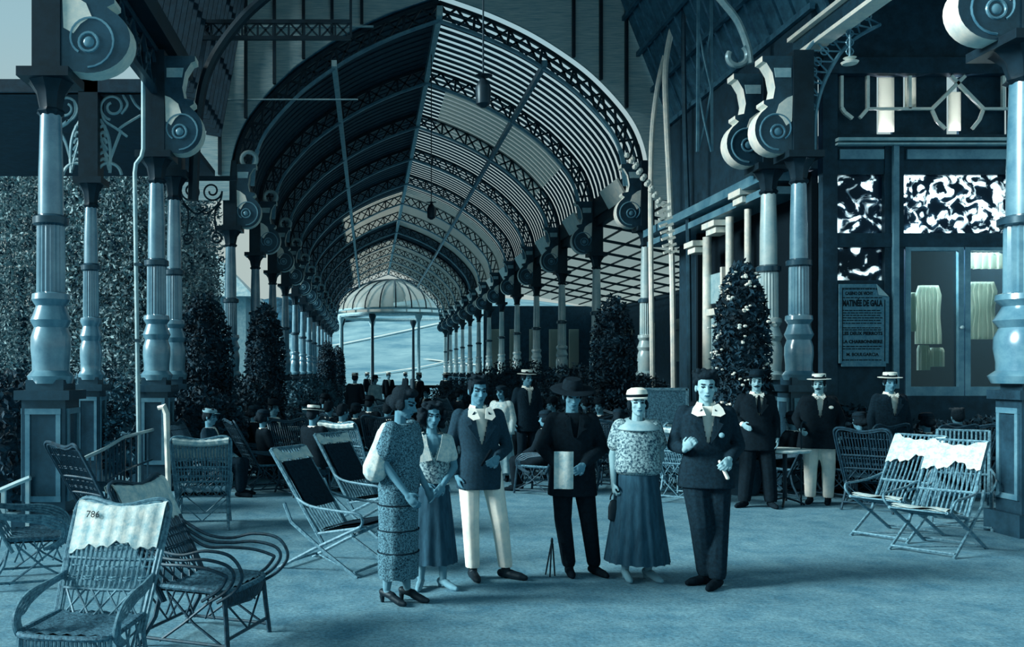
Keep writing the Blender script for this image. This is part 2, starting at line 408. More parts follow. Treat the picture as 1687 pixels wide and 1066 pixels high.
column('iron_column', 'pale-sided iron column with fluted drum, front of the double column left of the round-headed bushes', (xx(258, Y2), Y2, 0), 0, .125, 'column', group=cg, pedw=.42, ztop=5.0)
column('iron_column', 'dark iron column close behind the front one of the left double column', (xx(287, 14.9), 14.9, 0), 0, .115, 'column', console=False, group=cg, pedw=.40, ztop=5.0)
column('iron_column', 'slim iron porch column standing between fan-shaped ironwork at far left', (xx(150, 14.2), 14.2, 0), 0, .105, 'column', console=False, group=cg, pedw=.36, ztop=4.75)
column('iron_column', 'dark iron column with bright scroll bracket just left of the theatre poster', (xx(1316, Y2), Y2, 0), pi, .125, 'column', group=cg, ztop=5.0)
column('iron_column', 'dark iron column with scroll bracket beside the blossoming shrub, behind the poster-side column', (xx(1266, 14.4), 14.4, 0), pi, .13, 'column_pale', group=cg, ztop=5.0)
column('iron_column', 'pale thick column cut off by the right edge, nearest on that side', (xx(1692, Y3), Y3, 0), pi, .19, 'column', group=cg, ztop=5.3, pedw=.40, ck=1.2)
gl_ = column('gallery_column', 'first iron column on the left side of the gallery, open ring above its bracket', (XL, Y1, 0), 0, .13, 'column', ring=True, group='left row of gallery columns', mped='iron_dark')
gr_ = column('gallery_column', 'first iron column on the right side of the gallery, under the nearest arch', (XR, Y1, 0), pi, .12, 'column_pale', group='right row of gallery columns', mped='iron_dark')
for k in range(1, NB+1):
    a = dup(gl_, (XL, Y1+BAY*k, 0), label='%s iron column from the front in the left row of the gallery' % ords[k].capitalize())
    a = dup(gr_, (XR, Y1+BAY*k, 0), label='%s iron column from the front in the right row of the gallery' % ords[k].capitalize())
# wall plates carrying the arches
for nm, X in (('trim_plate_left', XL-.05), ('trim_plate_right', XR+.05)):
    b = MB(); b.box((X, (Y1+YE)/2, 6.25), (.34, YE-Y1, .5)); b.box((X, (Y1+YE)/2, 5.9), (.2, YE-Y1, .25)); struct(b, nm, 'iron_dark')
b = MB()
for k in range(NB): b.box((XR-.32, Y1+BAY*k+1.6, 6.12), (.05, 1.6, .5), ry=-.5)
struct(b, 'trim_impost_right', 'white')
# long girders running from the near columns back to the crossing columns
b = MB(); b.box((6.75, 11.7, 6.82), (.10, 5.4, .26)); struct(b, 'trim_girder_right', 'iron')
b = MB(); b.box((6.74, 11.7, 6.98), (.26, 5.4, .06)); b.box((6.74, 11.7, 6.66), (.26, 5.4, .06)); struct(b, 'trim_flange_right', 'white')
b = MB(); b.box((7.3, 11.7, 7.0), (.08, 5.4, .07)); struct(b, 'trim_rail_right', 'pale')
def lattice(mb, x, ya, yb, za, zb, n_, t=.03):
    for z in (za, zb): mb.bar((x, ya, z), (x, yb, z), t*1.8)
    for i in range(n_):
        u, v = ya+(yb-ya)*i/n_, ya+(yb-ya)*(i+1)/n_
        mb.bar((x, u, za), (x, v, zb), t); mb.bar((x, u, zb), (x, v, za), t)
        mb.tube([Vector((x, (u+v)/2+.12*cos(2*pi*i_/10), (za+zb)/2+.12*sin(2*pi*i_/10))) for i_ in range(10)], t*.5, 5, True)
b = MB(); lattice(b, XL, 9.9, 15, 5.9, 6.5, 9, .05); b.box((XL-.08, 12.4, 6.2), (.03, 5.2, .55)); tag(b.build('openwork_girder', 'iron'), 'ornate openwork iron girder slanting down from the top left to the double column', 'girder')
b = MB(); b.box((XL, 12, 6.72), (.5, 6.2, .3)); struct(b, 'trim_girder_left', 'iron_dark')
# curved lattice knee brace right of the poster-side column
kb = thing('knee_brace', 'curved openwork iron brace springing from the right of the poster-side column', 'bracket', (6.5, 13.55, 0))
i_ = MB(); o_ = MB(); wv = MB()
pin = spline([at(1342, 250, 13.55), at(1345, 180, 13.55), at(1365, 120, 13.55), at(1400, 70, 13.55), at(1450, 40, 13.55)], 6); pou = spline([at(1318, 250, 13.55), at(1318, 150, 13.55), at(1320, 100, 13.55), at(1360, 50, 13.55), at(1420, 5, 13.55)], 6)
off = Vector((6.5, 13.55, 0)); pin = [p-off for p in pin]; pou = [p-off for p in pou]
i_.tube(pin, .03, 6); i_.build('inner_curve', 'iron_mid', kb); o_.tube(pou, .03, 6); o_.build('outer_curve', 'iron_mid', kb)
for a in range(0, len(pin)-2, 2):
    wv.tube([pin[a], pou[a+2]], .014, 5); wv.tube([pou[a], pin[a+2]], .014, 5)
    mid = (pin[a+1]+pou[a+1])/2; wv.tube([mid+Vector((.06*cos(2*pi*q/10), 0, .06*sin(2*pi*q/10))) for q in range(10)], .012, 5, True)
wv.build('lattice', 'iron_mid', kb)
# roof over the crossing and over the right-hand hall
b = MB(); b.box((1.6, 15.2, 11.5), (15, 12, .12)); struct(b, 'ceiling_crossing', 'wood_dark')
b = MB()
for i in range(16): b.bar((6.9, 13.8+i*.44, 7.15), (5.3, 13.8+i*.44, 11.2), .36, .05)
for i in range(5): b.bar((6.72-i*.32, 13.8, 7.3+i*.81), (6.72-i*.32, 20.6, 7.3+i*.81), .08, .1)
struct(b, 'ceiling_slope_right', 'wood_mid')
b = MB()
for i in range(24): b.bar((-3.5, 12.2+i*.36, 7.05), (-2.75, 12.2+i*.36, 11.3), .34, .04)
for i in range(4): b.bar((-3.42+i*.2, 12.0, 7.3+i*1.1), (-3.42+i*.2, 20.5, 7.3+i*1.1), .08, .1)
struct(b, 'ceiling_slope_left', 'wood_dark')
b = MB(); b.box((9.6, 14.1, 7.9), (5.6, .1, 3.0)); b.box((6.8, 17.2, 6.1), (.1, 6.6, 2.5)); struct(b, 'wall_hall_upper', 'wood_dark')
b = MB(); b.box((10.2, 11.8, 7.6), (6.6, 4.6, .1)); struct(b, 'ceiling_hall_right', 'wood_dark')
# ---- colonnettes at the back right corner of the crossing
def col_tube(label, pts, r, m): 
    b = MB(); b.tube(spline(pts, 8), r, 8); return tag(b.build('colonnette', m), label, 'colonnette', 'slender colonnettes right of the gallery mouth')
col_tube('leftmost slender pale colonnette right of the gallery mouth, curving over at the top', [at(1077, 746, 19.6), at(1073, 480, 19.6), at(1072, 300, 19.6), at(1077, 190, 19.6), at(1093, 100, 19.6), at(1122, 26, 19.6), at(1150, -20, 19.6)], .055, 'white')
col_tube('brightest slender colonnette, second from the gallery mouth', [at(1111, 751, 18.9), at(1108, 480, 18.9), at(1104, 330, 18.9), at(1098, 200, 18.9), at(1096, 120, 18.9), at(1104, 60, 18.9), at(1122, 0, 18.9), at(1135, -40, 18.9)], .06, 'white')
col_tube('dull slender colonnette standing right of the brightest one', [at(1137, 758, 18), at(1134, 400, 18), at(1128, 200, 18), at(1126, 40, 18), at(1130, -20, 18)], .05, 'iron')
lp = thing('lattice_post', 'narrow iron post filled with crossing diagonals, at upper right of the gallery arch', 'post', (xx(1161, 16.6), 16.6, 0))
za, zb = zz(250, 16.6), zz(45, 16.6); b = MB()
for s_ in (-.13, .13): b.bar((s_, 0, za), (s_*.9, 0, zb+.6), .045)
b.build('stile', 'iron_mid', lp); b = MB(); n_ = 2
for i in range(n_):
    u, v = za+(zb-za)*i/n_, za+(zb-za)*(i+1)/n_
    b.tube([(-.12, 0, u), (0.02, .01, (u+v)/2), (.12, 0, v)], .02, 6); b.tube([(.12, 0, u), (-.02, -.02, (u+v)/2), (-.12, 0, v)], .02, 6)
b.build('lattice', 'iron_mid', lp)
rib('pale curved iron rib bending over the scroll brackets at upper right', [at(1236, 105, 15.2), at(1231, 75, 15.2), at(1215, 35, 15.2), at(1192, 5, 15.2), at(1170, -20, 15.2)], .06, 'iron_light')
b = MB(); sp_ = [Vector((q.x, 15.2, q.z)) for q in spiral((xx(1213, 15.2), zz(92, 15.2)), .20, .13, .9, -.72, 16)]; b.tube(sp_, .05, 7); tag(b.build('iron_curl', 'iron_light'), 'small pale iron curl tucked under the curved rib at upper right', 'ornament')
b = MB()
for i in range(2):
    for k in range(9):
        p = at(1042+k*6.5-(i*9), 262+k*9.5-(i*6), 18.6); b.ell(p, (.06, .05, .06), n=7, k=4)
tag(b.build('bead_garland', 'white'), 'string of small white beads hanging beside the foot of the nearest arch', 'ornament')
b = MB()
for i in range(2):
    for k in range(8):
        p = at(1082+k*1.6+i*10, 340+k*11, 17.2); b.bar(p, p+Vector((.14, 0, .05)), .05, .05)
tag(b.build('fringed_pendant', 'white'), 'white fringed pendant ornament hanging between the slender colonnettes', 'ornament')
# ---- side wall of the crossing on the right, running back in depth
b = MB(); b.box((7.1, 17.3, 2.35), (.16, 6.6, 4.7)); struct(b, 'wall_right', 'wood_dark')
b = MB(); b.box((6.6, 17.5, 4.85), (.80, 6.2, .16)); b.box((6.64, 17.5, 4.62), (.7, 6.2, .12)); struct(b, 'trim_cornice_right', 'iron_mid')
for k, (px, rr, m, zt) in enumerate(((1232, .06, 'white', 4.5), (1202, .075, 'white', 4.5), (1165, .09, 'white', 4.3))):
    X = 6.42; Y = X*F/(px-VX); b = MB(); b.lathe((X, Y, 0), [(0, rr*1.5), (.6, rr*1.5), (.64, rr), (zt, rr*.9)], 16)
    tag(b.build('half_column', m), ('slim', 'middle', 'hindmost')[k]+' pale engaged column against the dark side wall right of the gallery', 'column', 'engaged columns of the side wall')
for k, (y, z, w_) in enumerate(((16.6, 4.42, .6), (15.4, 4.75, .5), (17.6, 4.2, .5), (14.7, 5.05, .45))):
    b = MB(); b.box((6.34, y, z), (.34, w_, .10)); b.box((6.36, y, z-.12), (.26, w_*.8, .10)); struct(b, 'trim_cap_%d' % (k+1), 'white')
b = MB(); b.box((6.5, 16.95, 3.3), (.08, .62, .55)); b.box((6.5, 16.95, 1.6), (.08, .5, 2.3)); struct(b, 'door_1', 'pale')
b = MB(); b.box((6.46, 16.95, 2.86), (.16, .8, .12)); b.box((6.46, 16.56, 1.9), (.12, .08, 3.5)); struct(b, 'trim_door', 'white')
# ---- glazed hall front with the poster, facing us
WY = 14.0
def wx(px): return xx(px, WY)
def wz(py): return zz(py, WY)
def wbox(mb, x0, y0, x1, y1, d=.08, yo=0): mb.box(((wx(x0)+wx(x1))/2, WY+yo, (wz(y0)+wz(y1))/2), (abs(wx(x1)-wx(x0)), d, abs(wz(y0)-wz(y1)))); return mb
b = MB(); wbox(b, 1352, 98, 1720, 124, .2); wbox(b, 1352, 222, 1720, 288, .12, .03); wbox(b, 1352, 385, 1720, 408, .12); wbox(b, 1352, 98, 1376, 800, .14); wbox(b, 1455, 232, 1486, 660, .14, .02); wbox(b, 1352, 462, 1470, 800, .1, .03); wbox(b, 1460, 652, 1720, 805, .12); wbox(b, 1662, 98, 1720, 805, .12)
[wbox(b, x0_, 124, x1_, 222, .05, .12) for x0_, x1_ in ((1376, 1450), (1476, 1494), (1512, 1566), (1586, 1662))]; wbox(b, 1494, 178, 1512, 222, .05, .12)
struct(b, 'wall_hall', 'wood_dark')
b = MB(); wbox(b, 1372, 231, 1690, 236, .2, -.08); wbox(b, 1372, 239, 1690, 242, .16, -.08); struct(b, 'trim_cornice_hall', 'pale')
b = MB(); wbox(b, 1380, 248, 1452, 264, .04, -.06); wbox(b, 1490, 248, 1662, 264, .04, -.06); wbox(b, 1466, 242, 1475, 640, .06, -.08); struct(b, 'trim_panel_hall', 'iron_mid')
b = MB(); wbox(b, 1430, 178, 1535, 182, .05, -.02); wbox(b, 1617, 178, 1662, 182, .05, -.02)
def wbar(mb, pts, w_=.045, yo=-.02):
    for p, q in zip(pts, pts[1:]): mb.bar((wx(p[0]), WY+yo, wz(p[1])), (wx(q[0]), WY+yo, wz(q[1])), w_, .05)
wbar(b, [(1385, 126), (1385, 178), (1390, 186), (1403, 196)]); wbar(b, [(1428, 126), (1428, 180), (1415, 195)]); wbar(b, [(1565, 126), (1618, 180)]); wbar(b, [(1588, 126), (1534, 180)]); wbar(b, [(1534, 182), (1542, 200), (1556, 213)], .03); wbar(b, [(1618, 182), (1612, 198), (1600, 213)], .03); wbar(b, [(1651, 126), (1651, 178)]); wbar(b, [(1497, 126), (1497, 180)])
struct(b, 'trim_frieze_bars', 'white')
M['frosted'] = mat('frosted_glass', .88, .2, .5, var=.05, scale=4, translucent=.8)
def pane(name, x0, y0, x1, y1, m, yo=.05, d=.015): b = MB(); wbox(b, x0, y0, x1, y1, d, yo); return struct(b, name, m)
pane('window_1', 1450, 126, 1476, 216, 'frosted'); pane('window_2', 1494, 126, 1512, 178, 'frosted'); pane('window_3', 1566, 150, 1586, 214, 'frosted')
# panes with reflections of sky and foliage painted in as a noise pattern
def patterned(name, sc, thr):
    m = bpy.data.materials.new(name); m.use_nodes = True; n = m.node_tree.nodes; l = m.node_tree.links; b = n['Principled BSDF']
    tc = n.new('ShaderNodeTexCoord'); v = n.new('ShaderNodeTexNoise'); v.inputs['Scale'].default_value = sc; v.inputs['Detail'].default_value = 3; v.inputs['Distortion'].default_value = 1.2
    cr = n.new('ShaderNodeValToRGB'); e = cr.color_ramp.elements; e[0].position = thr-.04; e[0].color = duo(.10); e[1].position = thr+.05; e[1].color = duo(.9)
    l.new(tc.outputs['Object'], v.inputs['Vector']); l.new(v.outputs['Fac'], cr.inputs[0]); l.new(cr.outputs[0], b.inputs['Base Color'])
    tr = n.new('ShaderNodeBsdfTranslucent'); l.new(cr.outputs[0], tr.inputs[0]); mx = n.new('ShaderNodeMixShader'); mx.inputs[0].default_value = .7; l.new(b.outputs[0], mx.inputs[1]); l.new(tr.outputs[0], mx.inputs[2]); l.new(mx.outputs[0], n['Material Output'].inputs[0])
    b.inputs['Roughness'].default_value = .12; b.inputs['Specular IOR Level'].default_value = .5; b.inputs['Specular Tint'].default_value = (.42, .72, .86, 1)
    MATS[name] = m; return m
M['leaded'] = patterned('leaf_patterned_glass', 5.5, .53)
M['leaded_dark'] = patterned('sparse_patterned_glass', 4.2, .56)
pane('window_4', 1376, 288, 1456, 462, 'leaded_dark'); pane('window_5', 1486, 288, 1662, 384, 'leaded')
M['pane'] = glassmat('clear_window_glass', .95, .03)
def door(nm, x0, x1):
    b = MB(); wbox(b, x0, 408, x0+9, 652, .06, -.03); wbox(b, x1-9, 408, x1, 652, .06, -.03); wbox(b, x0+.1, 406, x1-.1, 414, .056, -.03); wbox(b, x0+.1, 637, x1-.1, 651.9, .056, -.03); d = struct(b, nm, 'iron_mid')
    p = MB(); wbox(p, x0+9, 414, x1-9, 637, .012, .0); po = p.build('pane', 'pane', d)
    h = MB(); h.ell((wx(x1-5), WY-.09, wz(540)), .03); h.build('handle', 'iron_light', d)
door('door_2', 1488, 1584); door('door_3', 1586, 1680)
M['curtain_cloth'] = mat('curtain_cloth', .84, .9, .1, translucent=.7)  # cloth of the drapes that stand in for bright reflections in the door glass
def reflection_drape(label, px0, px1, py0, py1, py2=None, yo=.22, waist=0):
    mb = MB(); n_ = 28; rings = []
    for i in range(13):
        t = i/12; z = wz(py0)+(wz(py1)-wz(py0))*t; k = 1-waist*sin(pi*min(1, t*1.15))**2*t
        cx_ = (wx(px0)+wx(px1))/2; hw = (wx(px1)-wx(px0))/2*k*(.72+.28*min(1, t*6) if t < .2 else 1)
        rings.append([(cx_+hw*(-1+2*j/n_), WY+yo+.03*sin(j*1.35), z) for j in range(n_+1)]+[(cx_+hw*(1-2*j/n_), WY+yo+.04+.03*sin((n_-j)*1.35), z) for j in range(n_+1)])
    mb.rings(rings); return tag(mb.build('curtain', 'curtain_cloth'), label, 'curtain', 'white curtains inside the glass doors')  # not real curtains: white drapes standing in for reflections in the door glass
reflection_drape('broad white curtain gathered behind the left glass door of the hall', 1524, 1566, 468, 566, waist=.25)  # these seven drapes stand in for bright reflections in the door glass
reflection_drape('narrow white curtain strip left of the broad one behind the left glass door', 1512, 1522, 480, 545)
reflection_drape('short white curtain end hanging lowest behind the left glass door', 1528, 1546, 568, 610)
reflection_drape('short white curtain end with a squared foot under the broad one, left glass door', 1548, 1570, 572, 604)
reflection_drape('white pelmet curtain across the top of the right glass door', 1596, 1672, 413, 440)
reflection_drape('slim white curtain at the left side of the right glass door', 1596, 1606, 462, 548)
reflection_drape('wide white curtain in the middle of the right glass door', 1610, 1660, 462, 558, waist=.45)
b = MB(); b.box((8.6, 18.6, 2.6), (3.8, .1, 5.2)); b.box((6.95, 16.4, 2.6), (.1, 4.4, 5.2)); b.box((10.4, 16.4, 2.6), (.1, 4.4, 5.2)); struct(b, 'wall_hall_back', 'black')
b = MB(); b.box((8.6, 16.4, 5.25), (3.6, 4.3, .04)); struct(b, 'skylight_hall', 'skylight')  # unseen glazed roof, added so daylight falls on the drapes
hl = thing('hall_lamp', 'lit globe lamp inside the glazed hall, behind the curtains', 'lamp', (8.6, 14.95, 4.3))  # unseen lamp added to brighten the drapes from behind
b = MB(); b.box((0, 0, .28), (1.9, .08, .05)); b.box((0, 0, .60), (.05, .05, .64)); b.build('fitting', 'iron_dark', hl)
M['lamp_glow'] = mat('lit_globe', .9); bn = M['lamp_glow'].node_tree.nodes['Principled BSDF']; bn.inputs['Emission Color'].default_value = (1, 1, .92, 1); bn.inputs['Emission Strength'].default_value = 6
for x_ in (-.9, 0, .9):
    b = MB(); b.ell((x_, 0, .12), .13); b.build('globe', 'lamp_glow', hl)
    li = bpy.data.objects.new('hall_light', bpy.data.lights.new('hall_light', 'POINT')); COL.objects.link(li); li.location = (8.6+x_, 14.95, 4.12); li.data.energy = 480; li.data.shadow_soft_size = .13; li.data.color = (1, .90, 1)  # lights of the added unseen lamp, brightening the drapes
# poster
def text(s_, x, z, size, parent, m, y, wfit=None, name='lettering', bold=0):
    cu = bpy.data.curves.new(name, 'FONT'); cu.body = s_; cu.size = size; cu.align_x = 'CENTER'; cu.align_y = 'CENTER'; cu.extrude = .0008; cu.offset = bold; cu.resolution_u = 2
    o = bpy.data.objects.new(name, cu); COL.objects.link(o); bpy.context.view_layer.update()
    dg = bpy.context.evaluated_depsgraph_get(); me = bpy.data.meshes.new_from_object(o.evaluated_get(dg)); wd = o.dimensions.x
    bpy.data.objects.remove(o); k = wfit/wd if wfit and wd else 1
    for v in me.vertices: v.co = Vector((v.co.x*k, -v.co.z, v.co.y))
    me.materials.clear(); me.materials.append(M[m])
    q = bpy.data.objects.new(name, me); COL.objects.link(q); q.parent = parent; q.location = (x, y, z); return q
M['paper'] = mat('poster_paper', .56, .8, .2, var=.06, scale=14)
M['ink'] = mat('printing_ink', .06, .7, .2)
PY = WY-.10; px0, px1 = wx(1377), wx(1459); pt, pb = wz(469), wz(604); PW = px1-px0
ps = thing('theatre_poster', 'printed theatre bill with one folded top corner pasted on the dark panel', 'poster', ((px0+px1)/2, PY, pb))
h = PW/2; H_ = pt-pb
b = MB(); b.prism([(-h, .05), (-h+.04, .05), (-h+.04, 0), (h-.05, 0), (h-.05, .05), (h-.01, .05), (h, H_-.20), (h-.20, H_), (-h, H_)], lambda p: (p[0], 0, p[1]), lambda p: (p[0], .02, p[1])); b.build('sheet', 'paper', ps)
b = MB(); b.prism([(h-.20, H_), (h-.015, H_-.19), (h-.17, H_-.17)], lambda p: (p[0], -.012, p[1]), lambda p: (p[0], -.008, p[1])); b.build('folded_corner', 'pale', ps)
b = MB()
for (x0, z0, x1, z1) in ((-h+.05, .08, -h+.05, H_-.06), (h-.07, .08, h-.07, H_-.24), (-h+.05, H_-.06, h-.22, H_-.06)): b.bar((x0, -.003, z0), (x1, -.003, z1), .012, .004)
b.build('border_rule', 'ink', ps)
ww = PW*.80
for s_, fz, fw, bd in (('CASINO DE VICHY', .115, .56, .003), ('MATINÉE DE GALA', .235, .80, .006), ('LES DEUX PIERROTS', .60, .80, .003), ('LA CHARBONNIERE', .70, .80, .003), ('M. BOULGARCIA', .855, .64, .002)):
    sz = {'MATINÉE DE GALA': .13}.get(s_, .07)
    text(s_, -.03 if fz > .2 else -.08, H_*(1-fz), sz, ps, 'ink', -.004, PW*fw, bold=bd)
random.seed(3)
for fz in (.06, .165, .32, .35, .38, .41, .44, .475, .53, .555, .755, .785, .92):
    x = -ww/2; b = MB()
    while x < ww/2-.03:
        L = random.uniform(.02, .07); L = min(L, ww/2-x); b.box((x+L/2-.03, -.003, H_*(1-fz)), (L, .004, .014)); x += L+.012
    b.build('print_line', 'ink', ps)
# ---- pendant lamps on the gallery axis
def lamp(label, Y, zb, zt):
    t = thing('pendant_lamp', label, 'lamp', (CX-.02, Y, zb), group='pendant lamps on the axis of the gallery')
    b = MB(); b.tube([(0, 0, .4), (0, 0, zt-zb)], .012, 6); b.build('rod', 'iron_dark', t)
    b = MB(); b.lathe((0, 0, 0), [(0, .03), (.05, .10), (.28, .11), (.36, .07), (.42, .02)], 12); b.build('lantern', 'iron_dark', t)
    b = MB(); b.lathe((0, 0, 0), [(.42, .04), (.44, .13), (.46, .03)], 12); b.build('cap', 'iron_dark', t)
lamp('dark pendant lamp on a long rod, hanging nearest in front of the gallery roof', 12.6, 5.4, 11.4)
lamp('dark pendant lamp hanging further in, below the second lattice arch', 23.1, 5.6, 10.0)
t = thing('pendant_lamp', 'small white-shaded lamp on a chain beside the curved brace at upper right', 'lamp', at(1400, 108, 13.0), group='small hall lamps')
b = MB(); b.tube([(0, 0, .1), (0, 0, 1.2)], .02, 6)
for i in range(5): b.tube([(.05*cos(2*pi*q/10), 0, .2+i*.13+.05*sin(2*pi*q/10)) for q in range(10)], .012, 5, True)
b.build('chain', 'iron_mid', t); b = MB(); b.lathe((0, 0, 0), [(0, .03), (.02, .10), (.05, .12), (.08, .05), (.11, .09), (.13, .02)], 16); b.build('shade', 'white', t)
# ---- right aisle seen between the gallery columns
b = MB()
for i in range(11): b.bar((6.5, Y1+1+i*2.2, 6.0), (12.4, Y1+1+i*2.2, 4.9), .06, .08)
for i in range(9): b.bar((6.6+i*.7, Y1+.5, 5.98-i*.13), (6.6+i*.7, Y1+26, 5.98-i*.13), .05, .05)
struct(b, 'trim_aisle_roof_bars', 'iron_dark')
b = MB(); b.add([(6.5, Y1+.4, 6.1), (12.4, Y1+.4, 5.0), (12.4, Y1+27, 5.0), (6.5, Y1+27, 6.1), (6.5, Y1+.4, 6.12), (12.4, Y1+.4, 5.02), (12.4, Y1+27, 5.02), (6.5, Y1+27, 6.12)], [(0, 1, 2, 3), (7, 6, 5, 4), (0, 4, 5, 1), (1, 5, 6, 2), (2, 6, 7, 3), (3, 7, 4, 0)]); struct(b, 'skylight_aisle', 'skylight')
b = MB(); b.box((12.5, Y1+18, 2.5), (.2, 40, 5)); struct(b, 'wall_aisle', 'wood_dark')
b = MB(); b.box((9.5, Y1+30, 2.6), (6.2, .2, 5.6)); struct(b, 'wall_aisle_back', 'wood_dark')
random.seed(5)
wn = 6
for k in range(9):
    b = MB(); y = Y1+1+k*3.4; b.box((12.36, y+1.2, 3.0), (.06, 1.2, 1.7)); o = struct(b, 'window_%d' % (k+6), 'frosted')
    b = MB(); b.box((12.32, y+1.2, 3.2), (.04, .06, 1.7)); b.box((12.32, y+1.2, 3.4), (.04, 1.2, .06)); b.build('window_bar', 'iron_dark', o)
for k in range(5):
    b = MB(); X = 7.0+k*1.1; b.box((X, Y1+29.85, 3.0), (.55, .06, 2.2)); struct(b, 'window_%d' % (k+16), 'frosted')
# ---- far garden pavilion at the end of the gallery
pv = thing('garden_pavilion', 'domed glass and iron pavilion closing the far end of the gallery', 'pavilion', (2.2, 80, 0))
b = MB(); RR = 5.0
b.tube([(RR*cos(2*pi*i/32), RR*sin(2*pi*i/32), 6.55) for i in range(32)], .16, 6, True); b.tube([(RR*cos(2*pi*i/32), RR*sin(2*pi*i/32), 7.0) for i in range(32)], .1, 6, True); b.build('ring_beam', 'pale', pv)
for i in range(8):
    a = 2*pi*(i+.5)/8; b = MB(); b.lathe((RR*cos(a), RR*sin(a), 0), [(0, .3), (1, .3), (1.1, .14), (5.8, .11), (6.3, .3), (6.5, .3)], 10); b.build('post', 'iron_dark' if i % 2 else 'pale', pv)
b = MB()
for i in range(24):
    a = 2*pi*i/24; b.tube([(RR*1.02*cos(t_)*cos(a), RR*1.02*cos(t_)*sin(a), 7.0+2.8*sin(t_)) for t_ in [pi/2*q/8 for q in range(9)]], .06, 5)
b.build('dome_rib', 'iron_dark', pv)
b = MB(); b.rings([[(RR*cos(t_)*cos(2*pi*i/32), RR*cos(t_)*sin(2*pi*i/32), 7.0+2.75*sin(t_)) for i in range(32)] for t_ in [pi/2*q/10*.99 for q in range(11)]], cap=False); b.build('dome_glazing', 'skylight', pv)
# ---- far hillside with pale roads
M['hill'] = mat('hillside_grass', .66, .9, .1, var=.10, scale=.12, det=12)
M['road'] = mat('pale_road', .92, .9, .1, var=.04, scale=.5)
def hz(x, y):
    t = min(1, max(0, (y-96)/150)); return 15.5*t*t*(3-2*t)*(1+.12*sin(x*.05)) + (4*sin(x*.03+1)*t) + .3
b = MB(); NX, NY = 60, 40; vs_ = []; fs_ = []
for j in range(NY+1):
    for i in range(NX+1):
        X = -160+320*i/NX; Y = 96+160*j/NY; vs_.append((X, Y, hz(X, Y)))
for j in range(NY):
    for i in range(NX):
        a = j*(NX+1)+i; fs_.append((a, a+1, a+NX+2, a+NX+1))
b.add(vs_, fs_); o = struct(b, 'hillside', 'hill')
b = MB()
def road(p0, p1, w_):
    pts = [(p0[0]+(p1[0]-p0[0])*i/24, p0[1]+(p1[1]-p0[1])*i/24) for i in range(25)]
    L = [(x-w_, y, hz(x-w_, y)+.25) for x, y in pts]; Rr = [(x+w_, y+w_, hz(x+w_, y+w_)+.25) for x, y in pts]
    o_ = len(b.v); b.v += L+Rr
    for i in range(24): b.face([o_+i, o_+i+1, o_+26+i, o_+25+i])
road((-6, 150), (18, 176), .9); road((5, 118), (14, 132), .35); road((0, 112), (6, 120), .5); road((8, 130), (15, 122), .4); road((-14, 147), (-6, 150), .7)
struct(b, 'hill_roads', 'road')
b = MB(); random.seed(11); M['far_tree'] = mat('far_foliage', .30, .9, .1, var=.12, scale=.6)
for i in range(70):
    X = random.uniform(-75, 4); Y = random.uniform(175, 240); r_ = random.uniform(2, 5); b.ell((X, Y, hz(X, Y)+r_*.5), (r_*1.3, r_, r_*.9), n=9, k=6)
tag(b.build('distant_woods', 'far_tree'), 'dark band of distant trees on the hillside beyond the gallery', 'trees', kind='stuff')
hs = thing('distant_house', 'pale house with a hipped roof seen through the left columns', 'house', (-9.2, 52, 0))
b = MB(); b.box((0, 0, 2.9), (5, 5, 5.8)); b.build('wall', 'pale', hs); b = MB(); b.add([(-3, -3, 5.8), (3, -3, 5.8), (3, 3, 5.8), (-3, 3, 5.8), (-.5, 0, 8.4), (.5, 0, 8.4)], [(0, 1, 5, 4), (1, 2, 5), (2, 3, 4, 5), (3, 0, 4), (3, 2, 1, 0)]); b.build('roof', 'iron_light', hs, smooth=0)
# ---- porch on the left: flat dark soffit on its slim column, with ironwork
b = MB(); b.box((-7.2, 17.1, 6.12), (7.6, 6.0, .12)); b.box((-7.2, 14.1, 6.16), (7.6, .12, .20)); struct(b, 'ceiling_porch', 'wood_dark')
M['ironwork'] = M['iron_mid']
def scrollwork(label, cx, Y, items, r, m='iron_mid'):
    t = MB()
    for it in items: t.tube([Vector((p[0], Y, p[1])) for p in it], r, 5)
    return tag(t.build('iron_scrollwork', m), label, 'ironwork', 'wrought iron scrollwork of the porch')
def pp(pts, Y): return [(xx(a, Y), zz(b_, Y)) for a, b_ in pts]
Yp = 14.2
def sp2(cx_, cy_, r0, r1, a0, tr): return [(xx(cx_, Yp)+q.x, zz(cy_, Yp)+q.z) for q in spiral((0, 0), r0*Yp/F, r1*Yp/F, a0, tr, 30)]
def sm(pts): return [(v.x, v.z) for v in spline([(a, 0, b_) for a, b_ in pp(pts, Yp)], 8)]
fanL = [sm([(117, 285), (116, 250), (121, 220), (133, 197)]), sm([(118, 280), (128, 240), (140, 205)])]+[sm([(119+i, 270-i*11), (127, 262-i*11), (138, 268-i*11)]) for i in range(6)]
fanR = [[(2*xx(149, Yp)-a, b_) for a, b_ in it] for it in fanL]
scrollwork('left half of the fan-shaped iron palmette around the slim porch column', 0, Yp, fanL+[sp2(128, 288, 24, 10, pi, -.7), sm([(98, 215), (108, 235), (116, 262)])], .026, 'iron_light')
scrollwork('right half of the fan-shaped iron palmette around the slim porch column', 0, Yp, fanR+[sp2(176, 288, 24, 10, 0, .7), sm([(200, 215), (192, 235), (182, 262)])], .026, 'iron_light')
scrollwork('iron spiral hanging under the porch roof left of the slim column', 0, Yp, [sp2(108, 178, 8, 22, 1, -1.4)+sm([(112, 198), (97, 210)]), sm([(122, 165), (124, 185), (112, 202), (96, 212)])], .022, 'iron_light')
